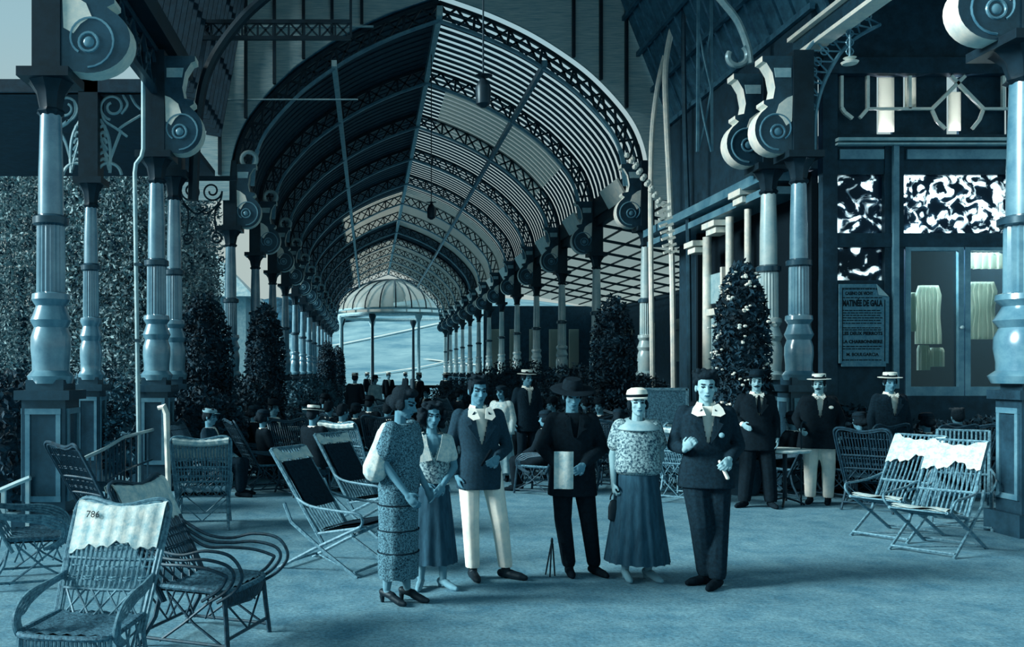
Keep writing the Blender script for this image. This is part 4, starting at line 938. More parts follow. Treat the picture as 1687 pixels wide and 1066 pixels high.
class Person:
    def __init__(s, label, loc, rz=0, H=1.72, vox=.0065, female=False, pose=None, head=(0, 0, 0), lean=(0, 0), face='skin', arms='skin', legs='skin', group=None, stache=False, name='person', drop=0):
        s.t = thing(name, label, 'person', loc, rz, group); s.t.scale = (H/1.75,)*3; s.vox = vox; s.lean = lean; s.fem = female; s.drop = drop
        J = dict(hipL=(-.09, 0, .93), hipR=(.09, 0, .93), kneeL=(-.10, -.03, .50), kneeR=(.10, -.03, .50), ankL=(-.105, .02, .085), ankR=(.105, .02, .085), toeL=(-.15, -.15, .03), toeR=(.15, -.15, .03),
                 shL=(-.175, .01, 1.415), shR=(.175, .01, 1.415), elL=(-.235, .03, 1.14), elR=(.235, .03, 1.14), wrL=(-.245, -.05, .89), wrR=(.245, -.05, .89), curlL=.6, curlR=.6, palmL=(1, 0, 0), palmR=(-1, 0, 0), dirL=None, dirR=None)
        if female: J.update(shL=(-.15, .01, 1.40), shR=(.15, .01, 1.40), elL=(-.20, .03, 1.13), elR=(.20, .03, 1.13), wrL=(-.21, -.05, .89), wrR=(.21, -.05, .89))
        J.update(pose or {}); s.J = {k: (Vector(v) if isinstance(v, tuple) else v) for k, v in J.items()}
        for k in ('shL', 'shR'): s.J[k] = s.T(s.J[k])
        s.HM = Matrix.Translation(s.T(V3(0, -.01, 1.625))) @ Matrix.Rotation(head[0], 4, 'Z') @ Matrix.Rotation(head[1], 4, 'X') @ Matrix.Rotation(head[2], 4, 'Y')
        s.body(face, arms, legs, stache)
    def T(s, p):
        p = Vector(p); k = max(0, (p.z-.95)/.5); return Vector((p.x+s.lean[0]*k, p.y+s.lean[1]*k, p.z-s.drop))
    def hp(s, x, y, z): return s.HM @ Vector((x, y, z))
    def body(s, face, arms, legs, stache):
        B = MB(); J = s.J; T = s.T; f = s.fem
        B.seg(T((-.05, .01, .97)), T((.05, .01, .97)), .115, .115); B.ell(T((0, 0, 1.12)), (.12 if f else .135, .085, .16)); B.ell(T((0, 0, 1.30)), (.135 if f else .16, .10, .16))
        B.seg(T((-.11, .01, 1.40)), T((.11, .01, 1.40)), .055, .055)
        if f: B.ell(T((-.06, -.08, 1.28)), .05); B.ell(T((.06, -.08, 1.28)), .05)
        B.seg(T((0, .02, 1.40)), s.hp(0, .02, -.06), .062 if not f else .054, .052 if not f else .046)
        for q in 'LR':
            B.seg(J['hip'+q], J['knee'+q], .085, .055); B.seg(J['knee'+q], J['ank'+q]*.45+J['knee'+q]*.55+V3(0, .015, 0), .052, .054); B.seg(J['ank'+q]*.45+J['knee'+q]*.55+V3(0, .015, 0), J['ank'+q], .054, .034)
            fd = V3(J['toe'+q].x-J['ank'+q].x, J['toe'+q].y-J['ank'+q].y, 0).normalized(); B.seg(J['ank'+q]-V3(0, 0, .03), V3(J['ank'+q].x, J['ank'+q].y, .032)+fd*.12, .030, .022)
            B.seg(J['sh'+q], J['el'+q], .048, .039); B.seg(J['el'+q], J['wr'+q], .04, .026)
            s.hand(B, q)
        m = s.HM.to_3x3()
        def E(c_, r): B.ell(s.hp(*c_), r, m, 14, 10)
        E((0, .018, .035), (.076, .094, .085)); E((0, -.02, -.03), (.063, .075, .085)); E((0, -.045, -.07), (.045, .045, .045)); E((0, -.068, -.098), (.024, .02, .02))
        B.seg(s.hp(0, -.088, .006), s.hp(0, -.112, -.032), .009, .014); E((0, -.102, -.036), (.018, .013, .009))
        E((0, -.083, .024), (.05, .014, .010)); E((0, -.086, -.062), (.026, .013, .008)); E((0, -.084, -.073), (.021, .012, .008))
        for q in (-1, 1):
            E((q*.040, -.062, -.025), (.024, .022, .022)); E((q*.078, .012, -.012), (.011, .02, .032))
        inv = s.HM.inverted(); wrz = min(s.J['wrL'].z, s.J['wrR'].z)
        def paint(c_):
            h = inv @ c_
            if h.y < -.05 and abs(h.z) < .2:
                for q in (-1, 1):
                    if ((h.x-q*.030)/.017)**2+((h.z-.004)/.0085)**2 < 1 or ((h.x-q*.032)/.024)**2+((h.z-.027)/.006)**2 < 1: return 1
                if (h.x/.024)**2+((h.z+.067)/.0085)**2 < 1 and h.y < -.075: return 2
            if legs != face and c_.z < .6 and abs(c_.x) < .6: return 3
            return 0
        s.b = remesh(B, 'body', [face, 'eye', 'lip', legs], s.t, s.vox, 2, paint=paint)
        if stache:
            b = MB()
            for q in (-1, 1): b.seg(s.hp(0, -.112, -.050), s.hp(q*.035, -.092, -.058), .009, .005)
            b.build('moustache', 'hair', s.t)
    def hand(s, B, q):
        J = s.J; w_ = J['wr'+q]; d = (J['dir'+q] if J['dir'+q] is not None else (w_-J['el'+q])).normalized()
        n_ = J['palm'+q]; n_ = (n_-d*n_.dot(d)).normalized(); l_ = d.cross(n_); cu = J['curl'+q]
        m = Matrix((l_, n_, d)).transposed(); B.ell(w_+d*.05, (.040, .017, .058), m); B.seg(w_-d*.01, w_+d*.03, .025, .026)
        for i, L in enumerate((.066, .078, .074, .058)):
            o_ = w_+d*.090+l_*(-.031+.0207*i); a = cu*.7; p1 = o_+(d*cos(a)+n_*sin(a))*L*.52; a2 = cu*1.5; p2 = p1+(d*cos(a2)+n_*sin(a2))*L*.48
            B.seg(o_-d*.015, p1, .0095, .0088, 8); B.seg(p1, p2, .0088, .0075, 8)
        th = Vector(l_)*(1 if (q == 'L') == (n_.dot(V3(1, 0, 0)) > 0) else -1)
        if th.dot(V3(0, -1, 0)) < 0 and abs(d.z) > .6: th = -th
        o_ = w_+d*.03+th*.03; p1 = o_+(d*.6+th*.55+n_*.45).normalized()*.04; p2 = p1+(d*.9+n_*.4).normalized()*.03
        B.seg(w_+d*.02+th*.012, o_, .014, .012, 8); B.seg(o_, p1, .012, .0105, 8); B.seg(p1, p2, .0105, .009, 8)
    # ---------------- clothes
    def ringset(s, rows, n_=28, e=2.4):
        out = []
        for r in rows:
            z, rx, ry = r[:3]; cx_, cy_ = (list(r[3:5])+[0, 0])[:2]; ring = []
            for k in range(n_):
                a = 2*pi*k/n_; c_, s_ = cos(a), sin(a)
                ring.append(s.T(V3(cx_+rx*abs(c_)**(2/e)*(1 if c_ > 0 else -1), cy_+ry*abs(s_)**(2/e)*(1 if s_ > 0 else -1), z)))
            out.append(ring)
        return out
    def torso_rows(s, o_=0, hem=.80, w_=1.0, flare=0):
        f = s.fem
        rows = [(hem, .175+flare, .125+flare*.7), (.95, .172+flare*.5, .125), (1.10, .150 if not f else .142, .112), (1.28, .178 if not f else .155, .122 if not f else .128), (1.38, .185 if not f else .158, .112), (1.435, .15 if not f else .125, .092), (1.47, .085, .075)]
        return [(z, rx*w_+o_, ry*w_+o_, 0, .005) for z, rx, ry in rows if z >= hem]
    def shirt(s, m='white', o_=.006, hem=.9):
        b = MB(); b.rings(s.ringset(s.torso_rows(o_-.01, hem))); return b.build('shirt', m, s.t)
    def jacket(s, m='jacket', hem=.80, o_=.018, vdepth=1.12, vw=.075, sr=(.072, .060, .048), cuff=True, flare=.02, name='jacket', w_=1.0, sleeve_to=1.0, vox=None):
        b = MB(); b.rings(s.ringset(s.torso_rows(o_, hem, w_, flare)))
        for q in 'LR':
            S, E_, W_ = s.J['sh'+q], s.J['el'+q], s.J['wr'+q]; off = V3(0.008 if q == 'L' else -.008, 0, -.008)
            if sleeve_to >= 1: b.seg(S+off, E_, sr[0], sr[1]); b.seg(E_, W_+(E_-W_).normalized()*.035, sr[1], sr[2])
            else: b.seg(S+off, S+(E_-S)*sleeve_to, sr[0], sr[1])
        T = s.T; L = s.lean
        def cut(c_):
            z = c_.z+s.drop; k = max(0, (z-.95)/.5); x = c_.x-L[0]*k; y = c_.y-L[1]*k
            if vdepth and y < -.02 and z > vdepth and abs(x) < .006+vw*(z-vdepth)/(1.44-vdepth)*.95: return True
            if z > 1.455 and abs(x) < .075: return True
            return False
        j = remesh(b, name, m, s.t, vox or s.vox*1.35, 3, cut=cut)
        if vdepth and vox is None:
            lp_ = MB()
            for q in (-1, 1):
                pts = [(q*.018, vdepth), (q*(.06), vdepth+.06), (q*(vw+.055), 1.33), (q*(vw+.02), 1.345), (q*(vw+.035), 1.40), (q*(vw*.85), 1.45), (q*(vw*.8), 1.40)]
                def fr(p, dd): 
                    x, z = p; rz_ = .128-.02*max(0, (z-1.36)/.1); return s.T(V3(x, -(rz_+o_)*max(.2, 1-(abs(x)/.26)**2.6)**.42-dd, z))
                lp_.prism(pts, lambda p: fr(p, .012), lambda p: fr(p, -.002))
            lp_.build('lapel', m, j)
        return j
    def collar(s, m='white', wide=.10, drop_=.07):
        b = MB(); c0 = []
        rows = []
        for (z, r, ry) in ((1.505, .066, .066), (1.49, .074, .074), (1.465, .085, .08)):
            rows.append([s.T(V3(r*cos(a), .018+ry*sin(a), z+.012*sin(a))) for a in [-pi/2+.5+(2*pi-1.0)*k/24 for k in range(25)]])
        sheetstrip(b, rows); sheetstrip(b, [[p+V3(0, 0, -.004) for p in r] for r in rows])
        for q in (-1, 1):
            if wide > .06: pts = [(q*.022, 1.42-drop_*.4), (q*.045, 1.475), (q*.085, 1.492), (q*(.085+wide*.28), 1.455), (q*(.075+wide*.5), 1.425-drop_*.25), (q*(.05+wide*.35), 1.425-drop_*.7)]
            else: pts = [(q*.012, 1.445), (q*.045, 1.478), (q*.068, 1.486), (q*.066, 1.45), (q*.045, 1.425)]
            fr = lambda p, dd: s.T(V3(p[0], -.174*max(.12, 1-(abs(p[0])/.25)**2)**.5*min(1, .42+(1.5-p[1])*5.2)-dd, p[1]))
            b.prism(pts, lambda p: fr(p, .012), lambda p: fr(p, 0))
        return b.build('collar', m, s.t)
    def trousers(s, m='jacket', r=(.105, .078, .066), cut_z=.075, top=1.0):
        b = MB(); b.rings(s.ringset([(.84, .12, .10), (.90, .165, .125), (.98, .165, .12), (top+.04, .15, .115)]))
        for q in 'LR':
            h_, k, a = s.J['hip'+q], s.J['knee'+q], s.J['ank'+q]; b.seg(h_-V3(0, 0, .02), k, r[0], r[1]); b.seg(k, a+(k-a).normalized()*.03, r[1], r[2])
        zc = min(s.J['ankL'].z, s.J['ankR'].z)
        return remesh(b, 'trousers', m, s.t, s.vox*1.35, 3, cut=lambda c_: c_.z < cut_z)
    def skirt(s, rows, m='skirt', n_=96, pleat=.05, freq=16, name='skirt', sway=(0, 0)):
        b = MB(); rs = []
        z0, z1 = rows[0][0], rows[-1][0]
        fine = []
        for (a, c_) in zip(rows, rows[1:]):
            for k in range(4): fine.append(tuple(x+(y-x)*k/4 for x, y in zip(a, c_)))
        fine.append(rows[-1])
        for z, rx, ry, cx_, cy_ in fine:
            t = (z0-z)/(z0-z1) if z0 != z1 else 0; ring = []
            for k in range(n_):
                a = 2*pi*k/n_; am = 1+pleat*t*sin(freq*a+1.2*sin(2*a))+pleat*.3*t*sin(freq*.37*a+2)
                ring.append(s.T(V3(cx_+rx*cos(a)*am, cy_+ry*sin(a)*am, z+.006*sin(freq*a)*t)))
            rs.append(ring)
        b.rings(rs, cap=False); inner = [[p+(V3(0, 0, 0)) for p in r] for r in rs]
        return b.build(name, m, s.t, smooth=60)
    def shoes(s, m='blacksheen', heel=0, r=.040):
        for q in 'LR':
            a, t_ = s.J['ank'+q], s.J['toe'+q]; d = V3(t_.x-a.x, t_.y-a.y, 0).normalized(); g = V3(a.x, a.y, 0)
            b = MB(); b.seg(g-d*.045+V3(0, 0, .04+heel), g+d*.06+V3(0, 0, .040+heel*.6), r*.9, r); b.seg(g+d*.06+V3(0, 0, .035+heel*.5), g+d*.145+V3(0, 0, .028), r, r*.92); b.seg(g+d*.145+V3(0, 0, .028), g+d*.185+V3(0, 0, .024), r*.9, r*.62)
            if not heel: b.seg(g+V3(0, 0, .04), g+V3(0, 0, .09), r*1.05, r*1.0)
            if heel: b.seg(g-d*.05+V3(0, 0, .05), g-d*.045+V3(0, 0, .0), .022, .014)
            remesh(b, 'shoe', m, s.t, .006, 1, zmin=.002 if not heel else .001)
    def hair(s, kind='short', m='hair'):
        b = MB(); E = lambda c_, r: b.ell(s.hp(*c_), r, s.HM.to_3x3(), 14, 10); rnd = random.Random(len(s.t['label']))
        if kind == 'short':
            E((0, .025, .052), (.086, .098, .084)); E((0, .055, .0), (.081, .07, .078)); E((.0, -.03, .095), (.066, .06, .032))
            for q in (-1, 1): E((q*.073, .0, .015), (.014, .042, .05))
            for i in range(14): E((rnd.uniform(-.07, .07), rnd.uniform(-.07, .08), .115+rnd.uniform(-.015, .012)), (.024, .028, .016))
        if kind == 'cap': E((0, .035, .055), (.084, .093, .078)); E((0, .06, .0), (.079, .066, .07))
        if kind == 'quiff':
            E((0, .035, .06), (.086, .095, .085)); E((0, .06, .0), (.082, .06, .07)); E((.0, -.02, .10), (.078, .075, .048))
            for i in range(26): E((rnd.uniform(-.085, .085), rnd.uniform(-.07, .09), .115+rnd.uniform(-.02, .03)), (.022, .022, .020))
            for i in range(12): q = rnd.choice((-1, 1)); E((q*.085, rnd.uniform(-.02, .08), rnd.uniform(.02, .1)), (.02, .024, .024))
        if kind == 'bob':
            E((0, .03, .055), (.092, .098, .085)); E((0, .06, -.03), (.105, .07, .10))
            for i in range(60):
                q = rnd.choice((-1, 1)); E((q*rnd.uniform(.075, .125), rnd.uniform(-.055, .09), rnd.uniform(-.10, .06)), (.028, .028, .03))
            for i in range(24): E((rnd.uniform(-.09, .09), rnd.uniform(-.06, .08), .105+rnd.uniform(-.02, .02)), (.026, .026, .022))
        if kind == 'bun': E((0, .03, .055), (.088, .098, .085)); E((0, .055, -.01), (.088, .075, .08)); E((0, .12, -.02), (.05, .045, .05)); E((.075, -.005, -.02), (.022, .04, .045)); E((-.075, -.005, -.02), (.022, .04, .045)); E((0, -.04, .095), (.072, .05, .035))
        inv = s.HM.inverted()
        def cut(c_):
            h = inv @ c_; lim = {'short': .062, 'cap': .05, 'quiff': .068, 'bob': .062, 'bun': .06}[kind]
            return h.y < -.045 and h.z < lim and abs(h.x) < .066
        return remesh(b, 'hair', m, s.t, s.vox*1.2, 1, cut=cut)
    def hat(s, kind, m, band='black', tilt=0):
        b = MB(); c_ = MB(); m3 = s.HM
        def disc(mb, prof, e=1.18):
            rs = [[m3 @ Vector((r*cos(2*pi*k/28), .012+r*e*sin(2*pi*k/28), z)) for k in range(28)] for z, r in prof]; mb.rings(rs)
        if kind == 'boater':
            disc(b, [(.072, .06), (.070, .150), (.076, .151), (.080, .088), (.14, .086), (.145, .080), (.146, .02)]); disc(c_, [(.081, .089), (.105, .0885), (.1055, .05)])
        if kind == 'bowler':
            disc(b, [(.058, .06), (.066, .128), (.076, .134), (.068, .092), (.11, .090), (.145, .078), (.165, .05), (.17, .01)]); disc(c_, [(.070, .094), (.095, .0925), (.0955, .05)])
        if kind == 'wide':
            disc(b, [(.050, .06), (.045, .16), (.055, .20), (.062, .19), (.068, .094), (.13, .088), (.155, .07), (.16, .01)]); disc(c_, [(.068, .096), (.095, .0935), (.0955, .05)])
        if kind == 'cap':
            disc(b, [(.062, .05), (.064, .088), (.085, .096), (.11, .092), (.125, .06), (.128, .01)]); b.ell(m3 @ V3(0, -.10, .064), (.065, .055, .008), m3.to_3x3())
        if kind == 'toque':
            disc(b, [(.03, .088), (.05, .094), (.085, .096), (.12, .085), (.14, .05), (.143, .01)], 1.12); disc(c_, [(.055, .0955), (.080, .0975), (.081, .05)], 1.12)
            b.ell(m3 @ V3(0, -.085, .045), (.075, .045, .008), m3.to_3x3())
        o = b.build('hat', m, s.t); c_.build('hat_band', band, o); return o
    def tie(s, m='black', z1=1.16):
        b = MB(); fr = lambda p, dd: s.T(V3(p[0], -.126-dd+(p[1]-1.3)*.10, p[1])); b.prism([(-.012, 1.455), (.012, 1.455), (.017, 1.42), (.028, z1+.03), (0, z1), (-.028, z1+.03), (-.017, 1.42)], lambda p: fr(p, .012), lambda p: fr(p, 0)); return b.build('tie', m, s.t)
def cuff(P, q, m='white'):
    w_, e_ = P.J['wr'+q], P.J['el'+q]; d = (w_-e_).normalized(); b = MB(); b.seg(w_-d*.045, w_-d*.005, .040, .036); b.build('cuff', m, P.t)
W = lambda px, Y: (xx(px, Y), Y, 0)
fg = 'people standing in the foreground'
# 1 woman in the tucked dress, in profile
P = Person('woman in a speckled tucked dress and dark heels, standing sideways at left, looking right', W(658, 6.9), .95, 1.63, .0065, True,
    dict(hipL=(-.08, .02, .93), hipR=(.08, .02, .93), kneeL=(-.08, -.0, .50), kneeR=(.08, .0, .50), ankL=(-.08, .07, .12), ankR=(.08, -.02, .12), toeL=(-.10, -.11, .03), toeR=(.10, -.20, .03), elL=(-.215, .0, 1.14), wrL=(-.16, -.17, .92), elR=(.20, .0, 1.13), wrR=(.13, -.18, .93)), head=(.15, .30, 0), lean=(0, -.03), face='skin_dark', legs='stock', group=fg)
P.skirt([(1.10, .150, .125, 0, .0), (.98, .178, .150, 0, .01), (.92, .185, .158, 0, .01), (.80, .176, .150, 0, .01), (.795, .184, .158, 0, .01), (.60, .178, .15, 0, .01), (.595, .186, .158, 0, .01), (.42, .180, .15, 0, .01), (.415, .188, .158, 0, .01), (.21, .185, .152, 0, .01)], 'pattern', pleat=.02, freq=9, name='dress_skirt')
b = MB()
for z in (.805, .60, .42): b = MB(); b.tube([P.T(V3(.186*cos(2*pi*k/40), .01+.160*sin(2*pi*k/40), z)) for k in range(40)], .006, 5, True); b.build('tuck_trim', 'navy', P.t)
b = MB(); b.rings(P.ringset([(.93, .185, .15), (1.0, .178, .148), (1.10, .165, .14), (1.28, .172, .145), (1.37, .172, .12), (1.43, .13, .095), (1.455, .095, .085)]))
for q in 'LR': b.seg(P.J['sh'+q], P.J['sh'+q]*.45+P.J['el'+q]*.55, .085, .105)
remesh(b, 'dress_bodice', 'pattern', P.t, .009, 3)
b = MB(); b.seg(P.J['shL']+V3(-.02, .03, .02), P.J['shL']+V3(-.07, .10, -.30), .055, .11); b.seg(P.J['shL']+V3(-.0, .08, -.02), P.J['shL']+V3(-.03, .14, -.30), .05, .08); remesh(b, 'cape_sleeve', 'cloth', P.t, .009, 3)
P.hair('bun'); P.shoes('blacksheen', heel=.045, r=.034)
# 2 curly haired girl
P = Person('girl with bobbed curly hair, white collar and long slate skirt, standing left of centre', W(712, 7.35), .05, 1.50, .0065, True, dict(elL=(-.21, .02, 1.14), wrL=(-.09, -.17, 1.0), elR=(.21, .02, 1.14), wrR=(.08, -.18, 1.0), palmL=(0, 1, 0), palmR=(0, 1, 0), toeR=(.20, -.12, .03)), head=(.12, .1, .05), face='skin_dark', legs='stock', group=fg)
P.skirt([(1.08, .135, .11, 0, 0), (.98, .16, .13, 0, 0), (.7, .19, .17, 0, 0), (.25, .235, .21, 0, 0)], 'skirt', pleat=.05, freq=13)
P.jacket('cloth', hem=.98, o_=.012, vdepth=1.24, vw=.09, sr=(.066, .062, .05), flare=-.02, name='blouse', sleeve_to=.6, vox=.009)
b = MB(); b.rings(P.ringset([(1.0, .165, .138), (1.10, .155, .132), (1.20, .160, .138), (1.23, .15, .13)])); b.build('bodice', 'blouse', P.t)
b = MB()
for q in (-1, 1): b.prism([(q*.02, 1.22), (q*.13, 1.20), (q*.17, 1.30), (q*.14, 1.42), (q*.075, 1.46), (q*.06, 1.36)], lambda p: P.T(V3(p[0], -.150*max(.2, 1-(abs(p[0])/.24)**2.6)**.45-.016, p[1])), lambda p: P.T(V3(p[0], -.150*max(.2, 1-(abs(p[0])/.24)**2.6)**.45-.004, p[1])))
b.build('wide_collar', 'cloth', P.t)
P.hair('bob'); P.shoes('stock', heel=.02, r=.036)
# 3 young man, white trousers
P = Person('young man in dark jacket with open white collar and white trousers, left of centre', W(790, 7.7), .08, 1.71, .0065, False,
    dict(hipL=(-.095, 0, .93), hipR=(.10, 0, .93), kneeL=(-.085, -.03, .50), kneeR=(.17, -.04, .50), ankL=(-.06, .0, .085), ankR=(.23, .0, .085), toeL=(-.05, -.17, .03), toeR=(.36, -.11, .03), elL=(-.245, .04, 1.14), wrL=(-.20, -.03, .90), elR=(.25, .04, 1.13), wrR=(.12, -.17, 1.06), palmR=(0, 1, 0), curlR=1.0), head=(.10, .12, .03), lean=(-.01, 0), face='skin_dark', group=fg)
P.shirt('white'); P.jacket('jacket', hem=.78, vdepth=1.17, vw=.07, flare=.015, w_=.95, sr=(.066, .056, .046)); P.trousers('white', r=(.100, .076, .064), cut_z=.10); P.collar('white', .085, .07); P.hair('short'); P.shoes('blacksheen')
b = MB(); b.seg(P.J['wrR']+V3(-.06, -.01, .06), P.J['wrR']+V3(-.14, -.02, -.06), .014, .010); b.build('glove', 'black', P.t)
# 4 black figure
P = Person('man all in black with a wide dark hat, holding a white sheet at centre', W(943, 7.85), -.05, 1.66, .0065, False,
    dict(kneeL=(-.09, -.03, .50), ankL=(-.03, .0, .085), toeL=(-.03, -.17, .03), kneeR=(.14, -.03, .50), ankR=(.20, .02, .085), toeR=(.27, -.13, .03), elL=(-.27, .02, 1.15), wrL=(-.16, -.21, 1.0), elR=(.27, .02, 1.15), wrR=(.06, -.23, 1.02), palmL=(0, 1, 0), palmR=(0, 1, 0), curlL=.9, curlR=.9), head=(.0, .25, 0), face='skin_dark', group=fg)
P.shirt('black'); P.jacket('black', hem=.72, vdepth=1.25, vw=.05, flare=.03, w_=1.0, sr=(.072, .064, .05)); P.trousers('black', r=(.105, .078, .064)); P.hair('short'); P.hat('wide', 'black'); P.shoes('black')
sh_ = MB(); g = [[V3(-.08+.16*i/8, .012*sin(i*.8)+.01*(j/6), .155-.31*j/6) for i in range(9)] for j in range(7)]; sheetstrip(sh_, g); sheetstrip(sh_, [[p+V3(0, .006, 0) for p in r] for r in g])
o = sh_.build('paper_sheet', 'cloth'); o.location = at(929, 775, 7.50); tag(o, 'white sheet of paper held up by the man in black', 'paper')
b = MB(); b.tube([(0, 0, 0), (.02, .03, .28)], .007, 6); b.tube([(.05, .04, 0), (.03, .03, .28)], .007, 6); b.tube([(-.02, .09, 0), (.02, .04, .28)], .007, 6); b.ell((.024, .033, .30), (.012, .012, .03)); o = b.build('folding_stand', 'iron_dark'); o.location = at(906, 951, 7.75); o.location.z = 0; tag(o, 'tiny dark folding stand on the sand left of the feet of the man in black', 'stand')
# 5 woman with headband
P = Person('woman in printed blouse, long pleated dark skirt and white headband, right of centre', W(1050, 7.65), -.05, 1.60, .0065, True, dict(elL=(-.215, .03, 1.14), wrL=(-.225, -.04, .90), elR=(.225, .05, 1.14), wrR=(.17, .10, .92), toeL=(-.10, -.18, .03), toeR=(.18, -.15, .03), curlL=1.2), head=(-.05, .0, -.04), face='skin', legs='stock', group=fg)
P.skirt([(1.02, .165, .135, 0, 0), (.95, .19, .155, 0, 0), (.6, .225, .20, 0, 0), (.17, .285, .26, 0, 0)], 'skirt', pleat=.06, freq=18)
b = MB(); b.rings(P.ringset([(.97, .175, .14), (1.0, .215, .175), (1.06, .215, .175), (1.15, .20, .168), (1.30, .198, .162), (1.38, .185, .13), (1.43, .13, .10), (1.455, .085, .08)]))
for q in 'LR': b.seg(P.J['sh'+q], P.J['sh'+q]*.45+P.J['el'+q]*.55, .082, .088)
remesh(b, 'blouse', 'blouse', P.t, .009, 2)
b = MB(); rows = [[P.T(V3(r*cos(2*pi*k/28), .01+ry*sin(2*pi*k/28), z+.02*sin(2*pi*k/28))) for k in range(28)] for z, r, ry in ((1.478, .072, .072), (1.468, .115, .105), (1.43, .19, .158), (1.40, .212, .178), (1.392, .206, .172))]; b.rings(rows, cap=False); b.build('lace_collar', 'pale', P.t)
P.hair('bun'); P.hat('toque', 'white', 'black'); P.shoes('stock', heel=.03, r=.036)
b = MB(); b.rings([[V3(.05*cos(2*pi*k/16)*r, .025*sin(2*pi*k/16)*r, z) for k in range(16)] for z, r in ((-.17, .5), (-.15, 1), (-.05, .95), (.0, .6), (.01, .3))]); b.tube([V3(.03*cos(a), 0, .01+.06*sin(a)) for a in [pi*k/8 for k in range(9)]], .006, 5)
o = b.build('handbag', 'blacksheen'); hpos = P.t.matrix_basis @ (P.J['wrL']+V3(0, -.015, -.17)); o.location = hpos; o.location.z = max(o.location.z, .5); tag(o, 'small dark handbag hanging from the hand of the woman with a headband', 'bag')
# 6 young man at right
P = Person('young man with bushy hair, dark suit and open white collar, standing right of centre', W(1163, 7.5), -.22, 1.745, .0065, False,
    dict(hipL=(-.09, 0, .93), hipR=(.09, 0, .93), kneeL=(-.05, -.08, .50), kneeR=(.09, -.02, .50), ankL=(-.0, -.0, .085), ankR=(.07, -.12, .085), toeL=(-.15, -.10, .03), toeR=(-.02, -.28, .03), elL=(-.245, .05, 1.14), wrL=(-.185, -.16, 1.12), palmL=(.3, 1, 0), dirL=(.3, -.6, .5), curlL=1.2, elR=(.26, .06, 1.14), wrR=(.16, -.15, 1.05), palmR=(0, 1, 0), curlR=1.0), head=(-.02, .04, 0), face='skin', group=fg)
P.shirt('white'); P.jacket('navy', hem=.80, vdepth=1.17, vw=.06, flare=.03, w_=1.03); P.trousers('navy', r=(.118, .090, .074)); P.collar('white', .11, .05); P.hair('quiff'); P.shoes('black')
b = MB(); b.seg(P.J['wrR']+V3(-.08, -.03, -.02), P.J['wrR']+V3(-.02, -.03, -.15), .012, .016); b.build('gloves', 'white', P.t); b = MB(); b.ell(P.T(V3(.10, -.155, 1.24)), (.022, .012, .022)); b.build('buttonhole_flower', 'cloth_dim', P.t)
# 7 moustached man
bgm = 'men standing along the right side'
P = Person('moustached man in dark suit, bowler hat and tie, standing before the blossoming shrub', W(1246, 11.75), -.15, 1.74, .009, False,
    dict(hipL=(-.1, 0, .93), hipR=(.1, 0, .93), kneeL=(-.12, -.03, .5), kneeR=(.14, -.03, .5), ankL=(-.15, .0, .085), ankR=(.18, .0, .085), toeL=(-.27, -.12, .03), toeR=(.20, -.17, .03), elL=(-.26, .06, 1.16), wrL=(-.20, -.12, 1.08), elR=(.25, .05, 1.14), wrR=(.24, -.05, .90)), head=(-.2, .02, 0), face='skin', stache=True, group=bgm)
P.shirt('white'); P.jacket('black', hem=.74, vdepth=1.20, vw=.06, flare=.03, w_=1.08); P.trousers('black', r=(.12, .10, .085)); P.collar('white', .03, .02); P.tie('black', 1.22); P.hair('short'); P.hat('bowler', 'navy'); P.shoes('black'); cuff(P, 'L')
# 8 boater and white trousers
P = Person('stout man in a boater, black jacket and white trousers, holding a cane at right', W(1349, 12.05), -.35, 1.70, .009, False,
    dict(ankL=(-.105, .02, .085), ankR=(.115, .02, .085), kneeL=(-.105, -.03, .5), kneeR=(.115, -.03, .5), toeL=(-.16, -.15, .03), toeR=(.08, -.17, .03), elL=(-.28, .04, 1.16), wrL=(-.24, -.17, 1.02), palmL=(1, 0, 0), curlL=1.4, elR=(.28, .06, 1.16), wrR=(.25, -.05, .92)), head=(-.25, .05, 0), face='skin', group=bgm, stache=True)
P.shirt('white'); P.jacket('black', hem=.76, vdepth=1.18, vw=.05, flare=.04, w_=1.22); P.trousers('white', r=(.118, .088, .072), cut_z=.09); P.collar('white', .03, .02); P.hair('short'); P.hat('boater', 'straw'); P.shoes('black')
b = MB(); b.ell(P.T(V3(.13, -.185, 1.32)), (.03, .012, .022)); b.build('pocket_handkerchief', 'white', P.t)
wp = P.t.matrix_basis @ (P.J['wrL']+V3(.0, -.07, 0)); b = MB(); b.tube([(0, 0, 0), (0, 0, wp.z)], .011, 7); b.tube(spline([(0, 0, wp.z-.02), (0, 0, wp.z+.06), (.03, 0, wp.z+.10), (.07, 0, wp.z+.08)], 5), .012, 7)
o = b.build('walking_cane', 'iron_dark'); o.location = (wp.x, wp.y, 0); tag(o, 'thin dark walking cane in the hand of the man in white trousers', 'cane')
# 9 boater behind chairs
P = Person('man in a boater and dark suit half hidden behind the two white-covered chairs', W(1466, 12.3), -.1, 1.72, .010, False, dict(), head=(-.1, .05, 0), face='skin_dark', group=bgm)
P.shirt('white'); P.jacket('navy', hem=.74, vdepth=1.18, vw=.06, w_=1.12); P.trousers('black'); P.collar('white', .04, .03); P.hair('short'); P.hat('boater', 'straw'); P.shoes('black')
